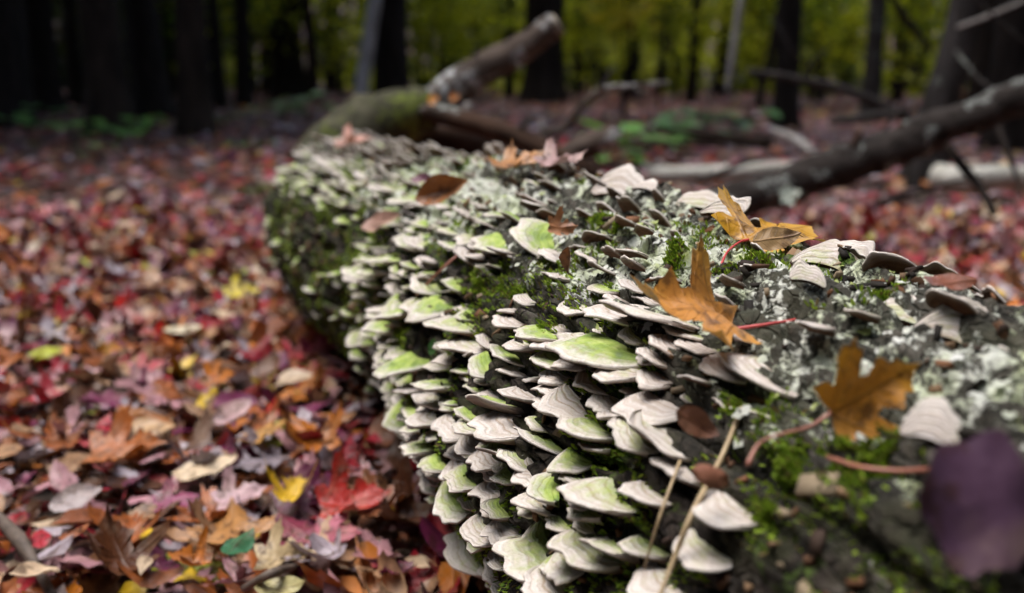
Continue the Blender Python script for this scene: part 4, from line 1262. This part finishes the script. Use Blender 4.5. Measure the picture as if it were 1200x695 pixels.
def build_tree(k, px, D, wpx, lean, H, mat, label, crown_c=None):
    g = np.random.default_rng(500 + k)
    b = at_y(px, 200, D); b[2] = ground_h(b[0], b[1]) - .03
    r = wpx / 1200 * D / 2
    t = thing('tree', label, 'tree', b, 'trees of the wood')
    # the lean read off between the base and the top edge of the frame
    zt = at_y(px, 0, D)[2]
    lx = lean / 1200 * D / max(zt - b[2], .5)
    top = np.array([lx * 1.6 + g.normal(0, .2), g.normal(0, .3), H])
    pts = [np.zeros(3), np.array([lx * .3, 0, .35]), np.array([lx, 0, 1.0]), np.array([lx * min(H * .25, 2.2), g.normal(0, .05), H * .25]), np.array([lx * 1.5 + g.normal(0, .1), 0, H * .6]) , top]
    n = 44
    V, F, uv = tube(pts, [r * 1.45, r * 1.12, r, r * .9, r * .6, r * .15], 18, n, .13, 3.5, k)
    parts = [(V, F)]
    for j in range(6):                                          # limbs up in the crown
        z = H * g.uniform(.35, .85); a = g.uniform(0, 6.283); L = (H - z) * .5 + .6
        p0 = np.array([lx * 1.4, 0, z]); p2 = p0 + np.array([math.cos(a) * L, math.sin(a) * L, L * .6])
        parts.append(tube([p0, (p0 + p2) / 2 + [0, 0, -.1], p2], [r * .4, r * .25, r * .08], 7, 9)[:2])
    if g.random() < .7 and D > 7:                               # dead stubs low on the stem
        for j in range(3):
            z = g.uniform(.7, 2.4); a = g.uniform(0, 6.283); L = g.uniform(.2, .7)
            p0 = np.array([lx * z * .6, 0, z])
            parts.append(tube([p0, p0 + [math.cos(a) * L * .5, math.sin(a) * L * .5, .02], p0 + [math.cos(a) * L, math.sin(a) * L, -.05]], [.015, .012, .005], 6, 6)[:2])
    V, F = join(parts)
    link('trunk', mesh_of('trunk', V, F, mat=M[mat]), t)
    cr = H * .23
    V, F, C = leaf_cloud(g, [lx * 1.5, 0, H * .68], [cr * 1.2, cr * 1.2, H * .30], 2600 if px < 240 else 160, .34, (.05, .07, .012), (.22, .17, .02), .7, 60)
    link('crown', mesh_of('crown', V, F, C, mat=M['foliage'], smooth_shade=False), t)
for k, q in enumerate(TREES): build_tree(k, *q)

# pale slender sapling and hanging snag
P0 = at_y(422, 118, 9.5)
s = thing('slender_sapling', 'pale slender leaning sapling left of the dead tree', 'tree', P0)
pts = np.array([P0 + [0, 0, -.3], P0, at_y(431, 55, 9.5), at_y(440, -5, 9.5), at_y(462, -150, 9.6), at_y(470, -400, 9.8)]) - P0
V, F, uv = tube(pts, [.075, .07, .066, .062, .045, .015], 12, 40, .1, 4, 3)
link('trunk', mesh_of('trunk', V, F, mat=M['pale']), s)
V, F, C = leaf_cloud(np.random.default_rng(77), pts[-1] - [0, 0, .6], [1.1, 1.1, 1.2], 700, .14, (.08, .10, .015), (.30, .24, .02))
link('crown', mesh_of('crown', V, F, C, mat=M['foliage'], smooth_shade=False), s)
stick('hanging_snag', 'pale grey broken snag hanging down from the top edge right of centre', 'branch', [at_y(852, 106, 7.0), at_y(857, 75, 7.0), at_y(862, 40, 7.0), at_y(868, -5, 7.0), at_y(880, -120, 7.1), at_y(905, -330, 7.4)], [.016, .024, .026, .026, .024, .015], 'pale', 12, .12, 8, n=50)

# ------------------------------------------------------------------ understory
GRN, YEL, ORG = (.08, .15, .010), (.58, .58, .025), (.75, .40, .03)
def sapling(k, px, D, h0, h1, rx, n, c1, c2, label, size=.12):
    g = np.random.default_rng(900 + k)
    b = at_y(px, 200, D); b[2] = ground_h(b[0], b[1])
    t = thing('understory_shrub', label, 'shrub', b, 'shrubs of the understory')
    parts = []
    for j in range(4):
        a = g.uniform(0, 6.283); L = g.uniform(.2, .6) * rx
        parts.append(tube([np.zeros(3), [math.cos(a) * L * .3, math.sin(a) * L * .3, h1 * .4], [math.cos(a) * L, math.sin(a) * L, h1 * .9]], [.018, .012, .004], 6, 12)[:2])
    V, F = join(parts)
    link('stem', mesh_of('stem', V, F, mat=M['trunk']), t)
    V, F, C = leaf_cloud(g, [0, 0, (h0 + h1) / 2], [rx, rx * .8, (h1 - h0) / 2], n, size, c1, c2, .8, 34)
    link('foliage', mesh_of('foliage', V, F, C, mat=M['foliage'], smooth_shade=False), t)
SH = [(255, 17, .5, 3.0, 1.1, 1100, GRN, YEL, 'dim green shrub between the second brown trunk and slim trunk'),
      (312, 20, .6, 3.4, 1.0, 1300, GRN, YEL, 'yellow green shrub left of the thick far trunk'),
      (385, 19, .5, 3.4, 1.2, 1500, GRN, YEL, 'yellow green shrub between the thick far trunk and the pale sapling'),
      (500, 17, .4, 2.8, 1.1, 1500, GRN, YEL, 'yellow green shrub above the fork of the dead tree'),
      (560, 19, .4, 3.2, 1.2, 1500, GRN, YEL, 'yellow green shrub behind the middle of the dead limb'),
      (690, 18, .4, 3.2, 1.1, 1500, GRN, YEL, 'yellow green shrub right of the thick trunk behind the limb'),
      (730, 12, .9, 2.4, .7, 700, YEL, (.5, .38, .03), 'bright yellow shrub touching the top edge right of centre'),
      (790, 17, .5, 3.2, 1.0, 1300, GRN, YEL, 'olive shrub left of the pale hanging snag'),
      (770, 14, 1.5, 2.2, .35, 160, ORG, (.6, .3, .02), 'small orange leaved shrub near the top right of centre'),
      (885, 16, .4, 2.8, .9, 1200, GRN, YEL, 'olive shrub between the pale snag and the dark straight trunk'),
      (960, 16, .3, 2.8, 1.1, 1500, GRN, YEL, 'olive shrub between the dark straight trunk and the greyish trunk'),
      (1050, 15, .3, 2.6, .9, 1300, GRN, YEL, 'olive shrub left of the near grey trunk'),
      (1150, 16, .3, 2.8, 1.1, 1100, GRN, YEL, 'dim olive shrub near the right edge'),
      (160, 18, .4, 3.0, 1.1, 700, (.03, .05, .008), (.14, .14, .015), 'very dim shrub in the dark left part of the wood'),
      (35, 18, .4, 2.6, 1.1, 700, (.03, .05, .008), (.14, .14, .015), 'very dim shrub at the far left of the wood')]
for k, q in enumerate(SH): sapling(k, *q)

def plant(k, px, py, zs, n, lsize, colour, label, hgt=.12):
    """low plant with a few leaves, each leaf a part"""
    g = np.random.default_rng(700 + k)
    b = at_z(px, py, 0.0)
    b[2] = ground_h(b[0], b[1])
    t = thing('green_plant', label, 'plant', b, 'low green plants on the woodland floor')
    parts = []
    for j in range(n):
        a = 6.283 * j / n + g.uniform(-.4, .4); L = g.uniform(.3, 1.0) * lsize * 1.1
        tip = np.array([math.cos(a) * L, math.sin(a) * L, hgt * g.uniform(.5, 1.1)])
        parts.append(tube([np.zeros(3), tip * [.4, .4, .7], tip], [.004, .003, .002], 5, 6)[:2])
        X = unit(np.array([math.cos(a), math.sin(a), g.uniform(-.2, .35)]))
        V, F, uv = leaf_shape('oval', lsize * g.uniform(.7, 1.2), g.uniform(-.8, .2), .5, 0, g, rings=(1, .5))
        S = unit(np.cross([0, 0, 1.0], X)); N = np.cross(X, S)
        W = V[:, :1] * X + V[:, 1:2] * 1.5 * S + V[:, 2:] * N
        c = np.tile(np.asarray(colour) * g.uniform(.7, 1.3), (len(W), 1))
        link('leaf', mesh_of('leaf', W, F, c, uv, mat=M['plant']), t, tip)
    V, F = join(parts)
    link('stem', mesh_of('stem', V, F, mat=M['plant']), t)
G1 = (.13, .30, .05); G2 = (.26, .38, .10); G3 = (.08, .20, .045)
PL = [(92, 172, 8, .16, G1, 'small green plant in front of the broad brown trunk, left of it', .2), (36, 165, 9, .20, G3, 'dim green plant below the left edge trunk', .25),
      (140, 172, 8, .18, G3, 'dark green plant at the foot of the broad brown trunk', .2), (170, 165, 9, .16, G1, 'green plant right of the broad brown trunk', .2),
      (110, 186, 6, .10, G2, 'pale green sprig on the leaf carpet below the broad brown trunk', .1), (262, 155, 7, .16, G2, 'olive plant right of the second brown trunk', .16),
      (332, 150, 8, .17, (.2, .27, .10), 'light green broad leaved plant at the far edge of the carpet', .22), (362, 152, 8, .16, G2, 'light green plant behind the mossy dead trunk', .24),
      (296, 182, 6, .10, G1, 'low green sprig on the far leaf carpet', .08), (268, 184, 5, .09, G3, 'low dark sprig left of the low green sprig', .08),
      (745, 205, 11, .13, G1, 'leafy green plant between the dead stub and the birch log', .16), (716, 208, 8, .10, G1, 'green plant beside the dead stub behind the log', .12),
      (772, 190, 8, .14, G3, 'dark green plant behind the left end of the birch log', .16), (818, 172, 9, .17, G3, 'dim green plant on the forest floor above the birch log', .2),
      (700, 200, 6, .08, (.2, .25, .09), 'pale green sprig close to the stub of the dead tree', .1), (306, 235, 6, .07, (.09, .14, .02), 'moss green sprig touching the far end of the log', .05),
      (500, 178, 6, .07, G1, 'small green sprig behind the far crest of the log', .08), (860, 160, 8, .18, G3, 'dark green plant left of the dark straight trunk', .16)]
for k, q in enumerate(PL):
    big = 1.3 if q[0] > 690 or q[0] in (332, 362) else 1.0
    plant(k, q[0], q[1], 0, q[2] + (3 if big > 1 else -1), q[3] * big, q[4], q[5], q[6] * big)

# ------------------------------------------------------------------ the wood beyond
def added_shade_canopy():
    """unseen leaf roof added to darken the wood, open above the log and thinner over the lit shrubs behind"""
    g = np.random.default_rng(31)
    n = 52000
    r = 24 * np.sqrt(g.random(n)); a = g.uniform(0, 6.283, n)
    P = np.column_stack([r * np.sin(a), r * np.cos(a) + 4, g.uniform(7, 11, n)])
    gap = np.hypot((P[:, 0] + 1.7) / 5.4, (P[:, 1] - 2.8) / 7.2) + .18 * fbm(P[:, 0] * .6, P[:, 1] * .6, P[:, 2] * 0, 2, 6) < 1  # gaps in the added canopy, shaped to light the log and shrubs
    gap |= (P[:, 1] > 10.0 + fbm(P[:, 0] * .5, P[:, 1] * .5, P[:, 2] * 0, 2, 7) * 2) & (P[:, 0] > -.22 * P[:, 1])
    P = P[~gap]
    m = len(P)
    X = unit(g.normal(0, 1, (m, 3)) * [1, 1, .4]); N = unit(np.cross(X, g.normal(0, 1, (m, 3))) + [0, 0, .4]); N = unit(N - np.sum(N * X, 1, keepdims=True) * X); S = np.cross(N, X)
    s = .55 * np.exp(g.normal(0, .3, m))[:, None]
    V = np.stack([P, P + X * s * .45 + S * s * .38, P + X * s, P + X * s * .45 - S * s * .38], 1).reshape(-1, 3)
    h = g.random((m, 1))
    C = np.repeat(np.array([.05, .07, .012]) * (1 - h) + np.array([.18, .14, .02]) * h, 4, 0)
    o = link('added_shade_canopy', mesh_of('added_shade_canopy', V, np.arange(4 * m).reshape(m, 4), C, mat=M['foliage'], smooth_shade=False))
    tag(o, 'leaf canopy high above the woodland floor, open over the log', 'canopy', kind='stuff')
added_shade_canopy()

def far_wood():
    g = np.random.default_rng(66)
    V1, F1, C1 = [], [], []
    n0 = 0
    def add(V, F, C):
        nonlocal n0
        V1.append(V); F1.append(F + n0); C1.append(C); n0 += len(V)
    # trunks (four-sided strips closed as tubes) all round, brought close behind to block low sky
    for k in range(400):
        a = g.uniform(-math.pi, math.pi) if k < 260 else g.uniform(-.55, .55); r = g.uniform(23 if abs(a) < .8 else 10, 40)
        x, y = r * math.sin(a), r * math.cos(a); z = float(ground_h(x, y)); rad = g.uniform(.08, .25); h = g.uniform(10, 16)
        th = np.linspace(0, 2 * np.pi, 7, endpoint=False)
        ring = np.column_stack([np.cos(th), np.sin(th), 0 * th])
        V = np.vstack([ring * rad + [x, y, z - .2], ring * rad * .35 + [x + g.normal(0, .4), y, z + h]])
        F = np.array([[j, (j + 1) % 7, 7 + (j + 1) % 7, 7 + j] for j in range(7)])
        add(V, F, np.tile([.03, .023, .017], (14, 1)))
    # leaves: fine where the photograph looks, coarser unseen ring behind added to block skylight
    for n, amin, amax, size, zmax, r0, r1 in ((13000, -.62, .62, .42, 3.8, 20, 34), (4500, -.8, .8, .55, 16, 29, 42), (26000, .8, 2 * math.pi - .8, .7, 14, 9, 30)):
        a = g.uniform(amin, amax, n); r = g.uniform(r0, r1, n)
        P = np.column_stack([r * np.sin(a), r * np.cos(a), g.random(n) ** .9 * zmax])
        P[:, 2] += ground_h(P[:, 0], P[:, 1])
        dens_ = fbm(P[:, 0] * .55, P[:, 1] * .35, P[:, 2] * .9, 3, 2) if size < .4 else fbm(P[:, 0] * .35, P[:, 1] * .35, P[:, 2] * .5, 3, 2) + .1
        P = P[dens_ > -.05]
        m = len(P)
        X = unit(g.normal(0, 1, (m, 3)) * [1, 1, .5]); N = unit(np.cross(X, g.normal(0, 1, (m, 3)))); S = np.cross(N, X)
        s = size * np.exp(g.normal(0, .3, m))[:, None]
        V = np.stack([P, P + X * s * .45 + S * s * .35, P + X * s, P + X * s * .45 - S * s * .35], 1).reshape(-1, 3)
        dark = smooth(-.02, .12, np.arctan2(P[:, 0], P[:, 1]) + .30)[:, None]     # darker green leaves at the left, yellowing ones right of them
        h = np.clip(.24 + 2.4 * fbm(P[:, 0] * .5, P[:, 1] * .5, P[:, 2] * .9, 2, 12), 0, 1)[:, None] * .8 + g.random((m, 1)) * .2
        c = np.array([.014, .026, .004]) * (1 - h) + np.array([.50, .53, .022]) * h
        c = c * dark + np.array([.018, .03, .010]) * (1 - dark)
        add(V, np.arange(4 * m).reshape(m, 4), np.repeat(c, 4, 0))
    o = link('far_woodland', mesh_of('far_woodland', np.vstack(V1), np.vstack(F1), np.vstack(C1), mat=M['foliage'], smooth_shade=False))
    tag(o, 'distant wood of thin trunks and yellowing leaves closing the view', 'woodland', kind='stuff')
far_wood()
